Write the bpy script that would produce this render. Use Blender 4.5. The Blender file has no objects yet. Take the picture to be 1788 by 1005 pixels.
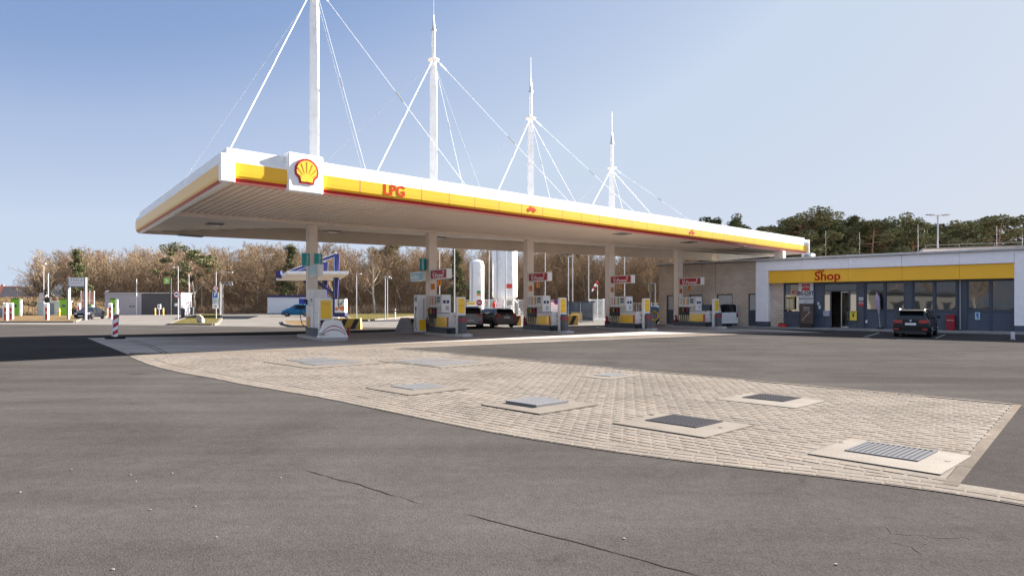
import bpy, bmesh, math, random
from math import sin, cos, pi, radians, sqrt, atan2
from mathutils import Vector, Matrix
random.seed(7)
scene = bpy.context.scene
COL = scene.collection
# ---------------------------------------------------------------- camera, sky, sun, exposure
CAMH, F, CX, HY = 1.75, 1192.0, 894.0, 532.0
cam = bpy.data.cameras.new("camera"); camo = bpy.data.objects.new("camera", cam); COL.objects.link(camo)
camo.location = (0, 0, CAMH); camo.rotation_euler = (radians(90), 0, 0)
cam.sensor_width = 36; cam.lens = 24.0; cam.shift_y = 0.0165; cam.clip_start = .1; cam.clip_end = 6000
scene.camera = camo
SUN_AZ, SUN_EL = 53.0, 24.0         # azimuth from +Y towards +X
world = bpy.data.worlds.new("World"); scene.world = world; world.use_nodes = True
nt = world.node_tree; nt.nodes.clear()
sky = nt.nodes.new("ShaderNodeTexSky"); sky.sky_type = 'NISHITA'; sky.sun_disc = False
sky.sun_elevation = radians(SUN_EL); sky.sun_rotation = radians(SUN_AZ)
sky.altitude = 50; sky.air_density = 1.0; sky.dust_density = .5; sky.ozone_density = 1.6
bg = nt.nodes.new("ShaderNodeBackground"); bg.inputs[1].default_value = 0.070
wo = nt.nodes.new("ShaderNodeOutputWorld")
# the sky texture's luminance drives its own softer, paler colour scale (dimmest stops, out of view, are brightened to fill the shade)
bw = nt.nodes.new("ShaderNodeRGBToBW"); nt.links.new(sky.outputs[0], bw.inputs[0])
mk = nt.nodes.new("ShaderNodeMath"); mk.operation = 'MULTIPLY'; mk.inputs[1].default_value = 1/16; nt.links.new(bw.outputs[0], mk.inputs[0])
rp = nt.nodes.new("ShaderNodeValToRGB"); SK = [(1.3,(.66,.80,1.06)),(1.85,(.60,.73,1.0)),(2.12,(.25,.37,.64)),(2.3,(.27,.395,.665)),(2.9,(.425,.535,.765)),(4.3,(.60,.70,.86)),(6.5,(.63,.715,.855)),(12,(.70,.75,.85))]
while len(rp.color_ramp.elements) < len(SK): rp.color_ramp.elements.new(.5)
for e, (L_, c_) in zip(rp.color_ramp.elements, SK): e.position = L_/16; e.color = [v*2.08 for v in c_]+[1]
nt.links.new(mk.outputs[0], rp.inputs[0]); nt.links.new(rp.outputs[0], bg.inputs[0])
nt.links.new(bg.outputs[0], wo.inputs[0])
sl = bpy.data.lights.new("sun", 'SUN'); sl.energy = 5.0; sl.angle = radians(.55); sl.color = (1.0, .93, .84)
so = bpy.data.objects.new("sun", sl); COL.objects.link(so)
sdir = Vector((sin(radians(SUN_AZ))*cos(radians(SUN_EL)), cos(radians(SUN_AZ))*cos(radians(SUN_EL)), sin(radians(SUN_EL))))
so.rotation_euler = sdir.to_track_quat('Z', 'Y').to_euler()
scene.view_settings.view_transform = 'Standard'; scene.view_settings.look = 'None'
scene.view_settings.exposure = 2.78; scene.view_settings.gamma = 1.0
# ---------------------------------------------------------------- helpers
def G(px, py, z=0.0):
    d = (CAMH-z)*F/(py-HY); return Vector(((px-CX)/F*d, d, z))
def X(px, d): return (px-CX)/F*d
def H(py, d): return CAMH+(HY-py)*d/F
def V2(a, d=1): return Vector(a)
MATS = {}
def mat(name, col, rough=.6, metal=0., var=.0, vscale=3., bump=.0, bscale=60., spec=.5, coat=0., emit=None, estr=1., dirt=None, dscale=1.):
    if name in MATS: return MATS[name]
    if rough >= .8 and spec == .5: spec = .05
    m = bpy.data.materials.new(name); m.use_nodes = True; n = m.node_tree.nodes; l = m.node_tree.links
    b = n['Principled BSDF']; c = list(col)+[1]
    b.inputs['Base Color'].default_value = c; b.inputs['Roughness'].default_value = rough; b.inputs['Metallic'].default_value = metal
    b.inputs['Specular IOR Level'].default_value = spec; b.inputs['Coat Weight'].default_value = coat; b.inputs['Coat Roughness'].default_value = .06
    tc = n.new('ShaderNodeTexCoord')
    if var > 0 or dirt:
        ns = n.new('ShaderNodeTexNoise'); ns.inputs['Scale'].default_value = vscale; ns.inputs['Detail'].default_value = 5
        l.new(tc.outputs['Object'], ns.inputs['Vector'])
        mr = n.new('ShaderNodeMapRange'); mr.inputs[1].default_value = .25; mr.inputs[2].default_value = .75
        mr.inputs[3].default_value = 1-var; mr.inputs[4].default_value = 1+var
        l.new(ns.outputs[0], mr.inputs[0])
        mx = n.new('ShaderNodeMix'); mx.data_type = 'RGBA'; mx.blend_type = 'MULTIPLY'; mx.inputs[0].default_value = 1
        mx.inputs[6].default_value = c; l.new(mr.outputs[0], mx.inputs[7]); src = mx.outputs[2]
        if dirt:
            n2 = n.new('ShaderNodeTexNoise'); n2.inputs['Scale'].default_value = dscale; n2.inputs['Detail'].default_value = 8; n2.inputs['Roughness'].default_value = .7
            l.new(tc.outputs['Object'], n2.inputs['Vector'])
            m2 = n.new('ShaderNodeMapRange'); m2.inputs[1].default_value = .5; m2.inputs[2].default_value = .72; m2.inputs[4].default_value = .6
            l.new(n2.outputs[0], m2.inputs[0])
            x2 = n.new('ShaderNodeMix'); x2.data_type = 'RGBA'; l.new(m2.outputs[0], x2.inputs[0]); l.new(src, x2.inputs[6]); x2.inputs[7].default_value = list(dirt)+[1]
            src = x2.outputs[2]
        l.new(src, b.inputs['Base Color'])
    if bump > 0:
        nb = n.new('ShaderNodeTexNoise'); nb.inputs['Scale'].default_value = bscale; nb.inputs['Detail'].default_value = 3
        l.new(tc.outputs['Object'], nb.inputs['Vector'])
        bp = n.new('ShaderNodeBump'); bp.inputs['Strength'].default_value = bump; bp.inputs['Distance'].default_value = .02
        l.new(nb.outputs[0], bp.inputs['Height']); l.new(bp.outputs[0], b.inputs['Normal'])
    if emit: b.inputs['Emission Color'].default_value = list(emit)+[1]; b.inputs['Emission Strength'].default_value = estr
    MATS[name] = m; return m
class MB:
    def __init__(s, *mats): s.v = []; s.f = []; s.mi = []; s.mats = list(mats); s.M = None
    def _m(s, m):
        if m is None: return 0
        if m not in s.mats: s.mats.append(m)
        return s.mats.index(m)
    def add(s, vs, fs, m=None, M=None):
        o = len(s.v)
        for p in vs:
            p = Vector(p)
            if M is not None: p = M @ p
            s.v.append(p)
        k = s._m(m)
        for f in fs: s.f.append([o+i for i in f]); s.mi.append(k)
        return s
    def box(s, x0, x1, y0, y1, z0, z1, m=None, M=None):
        return s.add([(x0,y0,z0),(x1,y0,z0),(x1,y1,z0),(x0,y1,z0),(x0,y0,z1),(x1,y0,z1),(x1,y1,z1),(x0,y1,z1)],
              [(0,3,2,1),(4,5,6,7),(0,1,5,4),(1,2,6,5),(2,3,7,6),(3,0,4,7)], m, M)
    def bar(s, a, b, w, h=None, m=None):
        a = Vector(a); b = Vector(b); h = h or w; d = b-a; L = d.length
        M = Matrix.Translation(a) @ d.to_track_quat('X', 'Z').to_matrix().to_4x4()
        return s.box(0, L, -w/2, w/2, -h/2, h/2, m, M)
    def tube(s, pts, r, n=8, m=None, cap=True, M=None):
        pts = [Vector(p) for p in pts]; rs = r if isinstance(r, (list, tuple)) else [r]*len(pts)
        vs = []; fs = []; up = None
        for i, p in enumerate(pts):
            t = (pts[min(i+1, len(pts)-1)]-pts[max(i-1, 0)])
            if t.length < 1e-9: t = Vector((0,0,1))
            t.normalize()
            if up is None: up = t.orthogonal().normalized()
            up = (up-t*up.dot(t)); up = up.normalized() if up.length > 1e-6 else t.orthogonal().normalized()
            bb = t.cross(up)
            for k in range(n): a = 2*pi*k/n; vs.append(p+(up*cos(a)+bb*sin(a))*rs[i])
        for i in range(len(pts)-1):
            for k in range(n): fs.append((i*n+k, i*n+(k+1)%n, (i+1)*n+(k+1)%n, (i+1)*n+k))
        if cap: fs.append(tuple(range(n-1, -1, -1))); fs.append(tuple(range((len(pts)-1)*n, len(pts)*n)))
        return s.add(vs, fs, m, M)
    def cyl(s, x, y, z0, z1, r, n=16, m=None, r2=None, M=None): return s.tube([(x,y,z0),(x,y,z1)], [r, r if r2 is None else r2], n, m, True, M)
    def disc(s, c, nrm, r, t, n=24, m=None, M=None):
        c = Vector(c); nrm = Vector(nrm).normalized(); return s.tube([c, c+nrm*t], r, n, m, True, M)
    def prism(s, pts, y0, y1, m=None, M=None):   # outline in xz, extruded along y
        n = len(pts); vs = [(p[0], y0, p[1]) for p in pts]+[(p[0], y1, p[1]) for p in pts]
        fs = [tuple(range(n)), tuple(range(2*n-1, n-1, -1))]+[(i, n+i, n+(i+1)%n, (i+1)%n) for i in range(n)]
        return s.add(vs, fs, m, M)
    def slab(s, pts, z0, z1, m=None, M=None):    # outline in xy, extruded along z
        n = len(pts); vs = [(p[0], p[1], z0) for p in pts]+[(p[0], p[1], z1) for p in pts]
        fs = [tuple(range(n-1, -1, -1)), tuple(range(n, 2*n))]+[(i, (i+1)%n, n+(i+1)%n, n+i) for i in range(n)]
        return s.add(vs, fs, m, M)
    def build(s, name, parent=None, smooth=False, bevel=0, tri=False, loc=None):
        me = bpy.data.meshes.new(name)
        vs = s.v
        if loc is not None: L = Vector(loc); vs = [p-L for p in vs]
        me.from_pydata([tuple(p) for p in vs], [], s.f)
        for m in s.mats: me.materials.append(m)
        for p, k in zip(me.polygons, s.mi): p.material_index = k
        bm = bmesh.new(); bm.from_mesh(me)
        if not tri: bmesh.ops.recalc_face_normals(bm, faces=bm.faces)
        if tri: bmesh.ops.triangulate(bm, faces=bm.faces)
        if bevel > 0:
            bmesh.ops.bevel(bm, geom=[e for e in bm.edges if len(e.link_faces) == 2 and e.calc_face_angle(0) > .5], offset=bevel, segments=2, affect='EDGES', clamp_overlap=True)
        bm.to_mesh(me); bm.free()
        if smooth:
            me.polygons.foreach_set('use_smooth', [True]*len(me.polygons))
            try: me.set_sharp_from_angle(angle=radians(38))
            except Exception: pass
        o = bpy.data.objects.new(name, me); COL.objects.link(o)
        if loc is not None: o.location = loc
        if parent is not None: o.parent = parent
        return o
def tag(o, label=None, cat=None, group=None, kind=None):
    if label: o['label'] = label
    if cat: o['category'] = cat
    if group: o['group'] = group
    if kind: o['kind'] = kind
    return o
def thing(name, label, cat, loc=(0,0,0), rz=0., group=None):
    o = bpy.data.objects.new(name, None); COL.objects.link(o); o.location = loc; o.rotation_euler = (0,0,rz)
    o.empty_display_size = .3
    return tag(o, label, cat, group)
KIDS = {}
def dup(root, loc, rz=None, label=None, group=None, scale=None):
    def cp(o, par):
        c = o.copy(); COL.objects.link(c)
        if par is not None: c.parent = par
        for ch in o.children: cp(ch, c)
        return c
    r = cp(root, None); r.location = loc
    if rz is not None: r.rotation_euler = (0,0,rz)
    if scale is not None: r.scale = (scale,)*3 if not isinstance(scale, (list,tuple)) else scale
    if label: r['label'] = label
    if group: r['group'] = group
    return r
def text(name, s, size, m, parent, M, ext=.004, align='CENTER', bold=0., sx=1.):
    cu = bpy.data.curves.new("t", 'FONT'); cu.body = s; cu.size = size; cu.extrude = ext; cu.align_x = align; cu.align_y = 'CENTER'; cu.offset = bold
    cu.resolution_u = 3
    t = bpy.data.objects.new("t", cu); COL.objects.link(t)
    bpy.context.view_layer.update()
    me = bpy.data.meshes.new_from_object(t.evaluated_get(bpy.context.evaluated_depsgraph_get()))
    bpy.data.objects.remove(t); me.materials.clear(); me.materials.append(m)
    for p in me.polygons: p.material_index = 0
    me.transform(Matrix.Diagonal((sx,1,1,1)))
    me.transform(M)
    o = bpy.data.objects.new(name, me); COL.objects.link(o)
    if parent is not None: o.parent = parent
    return o
def TM(x, y, z, face='-y', roll=0):
    # text lying in a vertical plane, read from the side 'face' points to
    R = {'-y': Matrix.Rotation(0,4,'Z'), '+x': Matrix.Rotation(pi/2,4,'Z'), '+y': Matrix.Rotation(pi,4,'Z'), '-x': Matrix.Rotation(-pi/2,4,'Z')}[face]
    return Matrix.Translation((x,y,z)) @ R @ Matrix.Rotation(pi/2,4,'X') @ Matrix.Rotation(roll,4,'Z')
def struct(name, mb, **k):
    o = mb.build(name, **k); o['kind'] = 'structure'; return o
# ---------------------------------------------------------------- materials
WHITE = mat('white_paint', (.84,.84,.83), .35, var=.04, vscale=1.5, dirt=(.55,.52,.48), dscale=.9)
WCLEAN = mat('white_gloss', (.86,.86,.85), .25, var=.02)
YELL = mat('yellow_gloss', (.95,.58,.02), .22, var=.03, coat=.4)
YELLF = mat('yellow_fascia', (.86,.47,.03), .3, var=.04, vscale=.6, coat=.05, spec=.3)
FWHITE = mat('fascia_white', (.84,.83,.82), .35, var=.05, vscale=.5, dirt=(.66,.64,.61), dscale=.7)
REDF = mat('red_fascia', (.45,.012,.012), .3)
RED = mat('red_paint', (.50,.03,.03), .35, var=.08)
REDS = mat('red_sign', (.48,.03,.045), .45, spec=.2)
REDT = mat('red_lettering', (.60,.035,.012), .6, spec=.05)
DGREY = mat('dark_grey_plinth', (.055,.07,.09), .55, var=.1, dirt=(.16,.15,.14), dscale=2)
PANEL = mat('blue_grey_panel', (.062,.082,.122), .45, var=.06, vscale=1.2, dirt=(.08,.09,.11), dscale=1.5)
GREY = mat('mid_grey', (.28,.28,.29), .5, var=.06)
LGREY = mat('light_grey', (.5,.5,.51), .45, var=.05)
GALV = mat('galvanised_steel', (.45,.46,.48), .4, .7, var=.1)
BLACK = mat('black_plastic', (.015,.016,.018), .4)
TYRE = mat('tyre_rubber', (.02,.02,.021), .8)
ALLOY = mat('alloy_rim', (.4,.4,.42), .3, .8)
CONC = mat('concrete', (.112,.098,.085), .85, var=.15, vscale=2, bump=.25, bscale=40, dirt=(.13,.115,.10), dscale=1.2)
CONCK = mat('kerb_concrete', (.42,.40,.38), .7, var=.12, dirt=(.28,.26,.25), dscale=2)  # island kerbs: paler than the sunlit concrete, to offset the canopy shade
CONCD = mat('concrete_dark', (.29,.28,.275), .85, var=.15, vscale=2, bump=.2, bscale=40)
TEAL = mat('teal_sign', (.01,.36,.38), .35)
LBLUE = mat('pale_blue_sign', (.20,.60,.74), .35)
ORANGE = mat('orange_plate', (.80,.28,.02), .4)
BLUE = mat('blue_steel', (.016,.018,.10), .35, var=.05)
SIGNBLUE = mat('road_sign_blue', (.01,.12,.45), .35)
GREENP = mat('lime_green', (.20,.50,.02), .4, var=.04)
BEIGE = mat('pale_column', (.90,.79,.69), .5, var=.05, vscale=1.2, dirt=(.74,.64,.55), dscale=.8)
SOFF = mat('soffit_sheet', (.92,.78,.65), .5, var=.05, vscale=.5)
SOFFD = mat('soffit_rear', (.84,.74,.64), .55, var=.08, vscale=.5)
PINK = mat('fascia_underside', (.85,.33,.30), .4)  # pink stands for bright light reflected on the red lower edge
LENS = mat('dark_lens', (.03,.03,.03), .2)
REDL = mat('tail_lamp', (.35,.008,.012), .12, coat=1)
SCREEN = mat('screen_glass', (.03,.05,.12), .15)
ROOFM = mat('roof_felt', (.10,.11,.12), .8, var=.15)
POST = mat('poster_dark', (.05,.03,.035), .3, var=.5, vscale=6)
def glassmat(name, col, rough=.02):
    m = mat(name, col, rough, spec=.9, coat=.25); return m
WGLASS = glassmat('window_glass', (.012,.014,.018)); CGLASS = mat('car_glass', (.006,.008,.011), .04, spec=.35)
# ---- asphalt
def asphalt(name, base, stain=True, aggr=1.0):
    m = bpy.data.materials.new(name); m.use_nodes = True; n = m.node_tree.nodes; l = m.node_tree.links; b = n['Principled BSDF']
    b.inputs['Roughness'].default_value = 1; b.inputs['Specular IOR Level'].default_value = 0
    tc = n.new('ShaderNodeTexCoord')
    def noise(sc, det=3, ro=.5, dist=0):
        x = n.new('ShaderNodeTexNoise'); x.inputs['Scale'].default_value = sc; x.inputs['Detail'].default_value = det; x.inputs['Roughness'].default_value = ro; x.inputs['Distortion'].default_value = dist
        l.new(tc.outputs['Object'], x.inputs['Vector']); return x.outputs[0]
    def rng(src, a, b_, c, d):
        x = n.new('ShaderNodeMapRange'); x.inputs[1].default_value = a; x.inputs[2].default_value = b_; x.inputs[3].default_value = c; x.inputs[4].default_value = d
        l.new(src, x.inputs[0]); return x.outputs[0]
    def mul(a, b_):
        x = n.new('ShaderNodeMath'); x.operation = 'MULTIPLY'; l.new(a, x.inputs[0]); l.new(b_, x.inputs[1]); return x.outputs[0]
    vo = n.new('ShaderNodeTexVoronoi'); vo.inputs['Scale'].default_value = 85; l.new(tc.outputs['Object'], vo.inputs['Vector'])
    sp = n.new('ShaderNodeSeparateColor'); l.new(vo.outputs['Color'], sp.inputs[0])
    fine = rng(sp.outputs[0], 0, 1, 1-.19*aggr, 1+.19*aggr)
    fine = mul(fine, rng(noise(260, 2), .3, .7, .88, 1.12))
    mid = rng(noise(7, 5, .7), .3, .7, .90, 1.10)
    big = rng(noise(.22, 6, .7, .8), .3, .7, .80, 1.18)
    v = mul(mul(fine, mid), big)
    if stain:
        v = mul(v, rng(noise(.9, 7, .75, 1.2), .60, .74, 1.0, .70))
        v2 = n.new('ShaderNodeTexVoronoi'); v2.inputs['Scale'].default_value = .45; l.new(tc.outputs['Object'], v2.inputs['Vector'])
        v = mul(v, rng(v2.outputs['Distance'], .03, .16, .72, 1.0))
        mp = n.new('ShaderNodeMapping'); mp.inputs['Scale'].default_value = (.12, 1.2, 1); mp.inputs['Rotation'].default_value = (0,0,radians(20)); l.new(tc.outputs['Object'], mp.inputs[0])
        x = n.new('ShaderNodeTexNoise'); x.inputs['Scale'].default_value = 1; x.inputs['Detail'].default_value = 5; l.new(mp.outputs[0], x.inputs['Vector'])
        v = mul(v, rng(x.outputs[0], .3, .7, .86, 1.13))
    mx = n.new('ShaderNodeMix'); mx.data_type = 'RGBA'; mx.blend_type = 'MULTIPLY'; mx.inputs[0].default_value = 1; mx.inputs[6].default_value = list(base)+[1]
    l.new(v, mx.inputs[7]); l.new(mx.outputs[2], b.inputs['Base Color'])
    bp = n.new('ShaderNodeBump'); bp.inputs['Strength'].default_value = .38; bp.inputs['Distance'].default_value = .005
    l.new(vo.outputs['Distance'], bp.inputs['Height']); l.new(bp.outputs[0], b.inputs['Normal'])
    return m
ASPH = asphalt('asphalt', (.0495,.0455,.0437)); ASPH2 = asphalt('asphalt_patch', (.044,.040,.0385), False); ASPHR = asphalt('asphalt_road', (.060,.053,.050), True, .4)
CONCG = asphalt('concrete_sunlit_tone', (.122,.105,.091), True, .35); CONCA = asphalt('concrete_apron', (.31,.28,.26), True, .4); CONCFAR = asphalt('concrete_lot', (.13,.12,.112), False, .3)  # one apron concrete in two tones: darker where sunlit, paled where shaded
def stone(name, col, v=.22):
    m = bpy.data.materials.new(name); m.use_nodes = True; n = m.node_tree.nodes; l = m.node_tree.links; b = n['Principled BSDF']; b.inputs['Roughness'].default_value = 1
    b.inputs['Specular IOR Level'].default_value = 0
    g = n.new('ShaderNodeNewGeometry'); r = n.new('ShaderNodeMapRange'); r.inputs[3].default_value = 1-v; r.inputs[4].default_value = 1+v
    l.new(g.outputs['Random Per Island'], r.inputs[0])
    tc = n.new('ShaderNodeTexCoord'); ns = n.new('ShaderNodeTexNoise'); ns.inputs['Scale'].default_value = 60; ns.inputs['Detail'].default_value = 4; l.new(tc.outputs['Object'], ns.inputs['Vector'])
    r2 = n.new('ShaderNodeMapRange'); r2.inputs[1].default_value = .3; r2.inputs[2].default_value = .7; r2.inputs[3].default_value = .82; r2.inputs[4].default_value = 1.18; l.new(ns.outputs[0], r2.inputs[0])
    nb = n.new('ShaderNodeTexNoise'); nb.inputs['Scale'].default_value = .5; nb.inputs['Detail'].default_value = 6; nb.inputs['Roughness'].default_value = .7; l.new(tc.outputs['Object'], nb.inputs['Vector'])
    r3 = n.new('ShaderNodeMapRange'); r3.inputs[1].default_value = .3; r3.inputs[2].default_value = .7; r3.inputs[3].default_value = .76; r3.inputs[4].default_value = 1.18; l.new(nb.outputs[0], r3.inputs[0])
    a = n.new('ShaderNodeMath'); a.operation = 'MULTIPLY'; l.new(r.outputs[0], a.inputs[0]); l.new(r2.outputs[0], a.inputs[1])
    a2 = n.new('ShaderNodeMath'); a2.operation = 'MULTIPLY'; l.new(a.outputs[0], a2.inputs[0]); l.new(r3.outputs[0], a2.inputs[1])
    # a few reddish stones
    cr = n.new('ShaderNodeValToRGB'); cr.color_ramp.elements[0].color = list(col)+[1]; cr.color_ramp.elements[0].position = .90
    cr.color_ramp.elements[1].color = (col[0]*1.0, col[1]*.95, col[2]*.91, 1); cr.color_ramp.elements[1].position = .99
    l.new(g.outputs['Random Per Island'], cr.inputs[0])
    mx = n.new('ShaderNodeMix'); mx.data_type = 'RGBA'; mx.blend_type = 'MULTIPLY'; mx.inputs[0].default_value = 1; l.new(cr.outputs[0], mx.inputs[6]); l.new(a2.outputs[0], mx.inputs[7])
    l.new(mx.outputs[2], b.inputs['Base Color'])
    bp = n.new('ShaderNodeBump'); bp.inputs['Strength'].default_value = .3; bp.inputs['Distance'].default_value = .004; l.new(ns.outputs[0], bp.inputs['Height']); l.new(bp.outputs[0], b.inputs['Normal'])
    return m
PAVER = stone('paver_stone', (.152,.134,.118), .09); KERB = stone('kerb_stone', (.150,.132,.116), .07)
JOINT = mat('joint_sand', (.092,.080,.069), .95, var=.3, vscale=20)
def grassmat(name, c1, c2, sc=2.):
    m = bpy.data.materials.new(name); m.use_nodes = True; n = m.node_tree.nodes; l = m.node_tree.links; b = n['Principled BSDF']; b.inputs['Roughness'].default_value = 1; b.inputs['Specular IOR Level'].default_value = 0
    tc = n.new('ShaderNodeTexCoord'); ns = n.new('ShaderNodeTexNoise'); ns.inputs['Scale'].default_value = sc; ns.inputs['Detail'].default_value = 8; ns.inputs['Roughness'].default_value = .75; l.new(tc.outputs['Object'], ns.inputs['Vector'])
    cr = n.new('ShaderNodeValToRGB'); cr.color_ramp.elements[0].color = list(c1)+[1]; cr.color_ramp.elements[0].position = .36; cr.color_ramp.elements[1].color = list(c2)+[1]; cr.color_ramp.elements[1].position = .62
    l.new(ns.outputs[0], cr.inputs[0]); l.new(cr.outputs[0], b.inputs['Base Color']); return m
GRASS = grassmat('verge_grass', (.04,.043,.014), (.115,.09,.04), 1.2); DRY = grassmat('dry_grass', (.07,.05,.027), (.165,.115,.068), .8); EARTH = grassmat('wood_floor', (.06,.04,.027), (.12,.09,.06), .3)
def brickmat():
    m = bpy.data.materials.new('grey_brick'); m.use_nodes = True; n = m.node_tree.nodes; l = m.node_tree.links; b = n['Principled BSDF']; b.inputs['Roughness'].default_value = .9
    tc = n.new('ShaderNodeTexCoord'); sp = n.new('ShaderNodeSeparateXYZ'); cb = n.new('ShaderNodeCombineXYZ'); l.new(tc.outputs['Object'], sp.inputs[0])
    l.new(sp.outputs[0], cb.inputs[0]); l.new(sp.outputs[2], cb.inputs[1])
    br = n.new('ShaderNodeTexBrick'); l.new(cb.outputs[0], br.inputs[0]); br.inputs['Scale'].default_value = 1; br.inputs['Brick Width'].default_value = .4; br.inputs['Row Height'].default_value = .2
    br.inputs['Mortar Size'].default_value = .012; br.inputs['Color1'].default_value = (.60,.49,.39,1); br.inputs['Color2'].default_value = (.68,.56,.45,1); br.inputs['Mortar'].default_value = (.44,.36,.29,1)
    ns = n.new('ShaderNodeTexNoise'); ns.inputs['Scale'].default_value = .7; ns.inputs['Detail'].default_value = 6; l.new(tc.outputs['Object'], ns.inputs['Vector'])
    mr = n.new('ShaderNodeMapRange'); mr.inputs[1].default_value = .3; mr.inputs[2].default_value = .7; mr.inputs[3].default_value = .85; mr.inputs[4].default_value = 1.12; l.new(ns.outputs[0], mr.inputs[0])
    mx = n.new('ShaderNodeMix'); mx.data_type = 'RGBA'; mx.blend_type = 'MULTIPLY'; mx.inputs[0].default_value = 1; l.new(br.outputs[0], mx.inputs[6]); l.new(mr.outputs[0], mx.inputs[7]); l.new(mx.outputs[2], b.inputs['Base Color'])
    bp = n.new('ShaderNodeBump'); bp.inputs['Strength'].default_value = .5; bp.inputs['Distance'].default_value = .01; bp.invert = True; l.new(br.outputs[1], bp.inputs['Height']); l.new(bp.outputs[0], b.inputs['Normal'])
    return m
BRICK = brickmat()
def barkmat(name, a, b_, leaf=False):
    m = bpy.data.materials.new(name); m.use_nodes = True; n = m.node_tree.nodes; l = m.node_tree.links; b = n['Principled BSDF']; b.inputs['Roughness'].default_value = 1; b.inputs['Specular IOR Level'].default_value = 0
    g = n.new('ShaderNodeNewGeometry'); oi = n.new('ShaderNodeObjectInfo')
    cr = n.new('ShaderNodeValToRGB'); cr.color_ramp.elements[0].color = list(a)+[1]; cr.color_ramp.elements[1].color = list(b_)+[1]
    ad = n.new('ShaderNodeMath'); ad.operation = 'ADD'; m1 = n.new('ShaderNodeMath'); m1.operation = 'MULTIPLY'; m1.inputs[1].default_value = .5; m2 = n.new('ShaderNodeMath'); m2.operation = 'MULTIPLY'; m2.inputs[1].default_value = .5
    l.new(g.outputs['Random Per Island'], m1.inputs[0]); l.new(oi.outputs['Random'], m2.inputs[0]); l.new(m1.outputs[0], ad.inputs[0]); l.new(m2.outputs[0], ad.inputs[1])
    l.new(ad.outputs[0], cr.inputs[0]); l.new(cr.outputs[0], b.inputs['Base Color']); return m
TRUNK = barkmat('bark', (.10,.075,.055), (.24,.18,.14)); TWIG = barkmat('twigs', (.15,.108,.072), (.31,.23,.155)); PBARK = barkmat('pine_bark', (.13,.08,.06), (.28,.17,.12))
NEEDLE = barkmat('pine_needles', (.055,.065,.032), (.19,.185,.10)); BIRCH = barkmat('pale_bark', (.4,.36,.3), (.6,.55,.48))
BUSHM = barkmat('undergrowth', (.12,.083,.055), (.27,.19,.13))
# ================================================================ GROUND
def P2(px, py, z=0): g = G(px, py, z); return (g.x, g.y)
def sheet(name, pts, z, m, kind='structure'):
    mb = MB(m); mb.add([(p[0], p[1], z) for p in pts], [tuple(range(len(pts)))])
    o = mb.build(name, tri=True)
    for p in o.data.polygons:
        if p.normal.z < 0: o.data.flip_normals(); break
    o['kind'] = kind; return o
sheet('ground', [(-3000,-600),(3000,-600),(3000,4000),(-3000,4000)], -.03, EARTH)
far = [P2(-400,566), P2(0,566), P2(150,566.5), P2(250,567.3), P2(300,568), P2(530,571), P2(900,572), P2(1150,566)]
sheet('asphalt_forecourt', [(-120,-60),(90,-60),(90,75),(14,75)]+far[::-1]+[(-120,61)], 0, ASPH)
# concrete parking lot beyond the kerb
lot = [P2(-400,565.9), P2(0,565.9), P2(150,566.4), P2(250,567.2), P2(300,567.9), P2(530,570.9), P2(900,571.9), P2(1150,565.9), (14,140), (-200,140)]
sheet('concrete_parking_lot', lot, -.004, CONCFAR)
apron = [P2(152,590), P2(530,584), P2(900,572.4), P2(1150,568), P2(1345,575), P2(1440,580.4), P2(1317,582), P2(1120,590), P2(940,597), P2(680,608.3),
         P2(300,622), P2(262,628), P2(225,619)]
sheet('concrete_apron', apron, .004, CONCA)  # colour paled to lift the shade under the canopy
# darker copy of the apron concrete, laid over its sunlit front and left edge
sheet('apron_sunlit_tone', [P2(300,616), P2(470,609), P2(680,600), P2(940,590.5), P2(1120,584.5), P2(1317,578.5), P2(1437,580.2), P2(1317,581.8), P2(1120,589.6), P2(940,596.5), P2(680,608), P2(300,621.8), P2(262,627.8), P2(225,618.8), P2(226,616)], .008, CONCG)
def catmull(pts, n=8):
    out = []; P = [Vector((p[0], p[1], 0)) for p in pts]; P = [P[0]*2-P[1]]+P+[P[-1]*2-P[-2]]
    for i in range(1, len(P)-2):
        for k in range(n):
            t = k/n; a, b, c, d = P[i-1], P[i], P[i+1], P[i+2]
            out.append(.5*((2*b)+(c-a)*t+(2*a-5*b+4*c-d)*t*t+(3*b-a-3*c+d)*t**3))
    out.append(P[-2]); return out
edge_px = [(225,622),(262,637),(310,649),(370,660),(430,672),(560,694),(700,723),(850,753),(1000,778),(1150,799),(1300,817),(1450,834),(1640,858.5),(1788,883),(1960,915),(2200,965)]
curve = catmull([P2(*p) for p in edge_px])
# equal arc-length resampling
def resample(c, st):
    out = [c[0].copy()]; acc = 0
    for a, b in zip(c, c[1:]):
        L = (b-a).length; d = st-acc
        while d <= L: out.append(a+(b-a)*(d/L)); d += st
        acc = L-(d-st)
    return out
G1 = Vector((.69,-.724,0)).normalized(); G2 = Vector((.724,.69,0))
def inside(p, poly):
    c = False; n = len(poly); j = n-1
    for i in range(n):
        a, b = poly[i], poly[j]
        if (a[1] > p.y) != (b[1] > p.y) and p.x < (b[0]-a[0])*(p.y-a[1])/(b[1]-a[1])+a[0]: c = not c
        j = i
    return c
def offset(c, d):
    out = []
    for i, p in enumerate(c):
        t = (c[min(i+1, len(c)-1)]-c[max(0, i-1)]).normalized(); out.append(p+Vector((-t.y, t.x, 0))*d)
    return out
band_in = offset(curve, .50)
pav_px_far = [(262,628),(300,621.5),(680,608.2),(1765,707)]
right_corner = P2(1643,846)
pav_poly = [P2(*p) for p in pav_px_far]+[right_corner]
bi = [p for p in band_in if p.x < right_corner[0]-.05]
pav_poly += [(p.x, p.y) for p in bi[::-1]]
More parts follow.
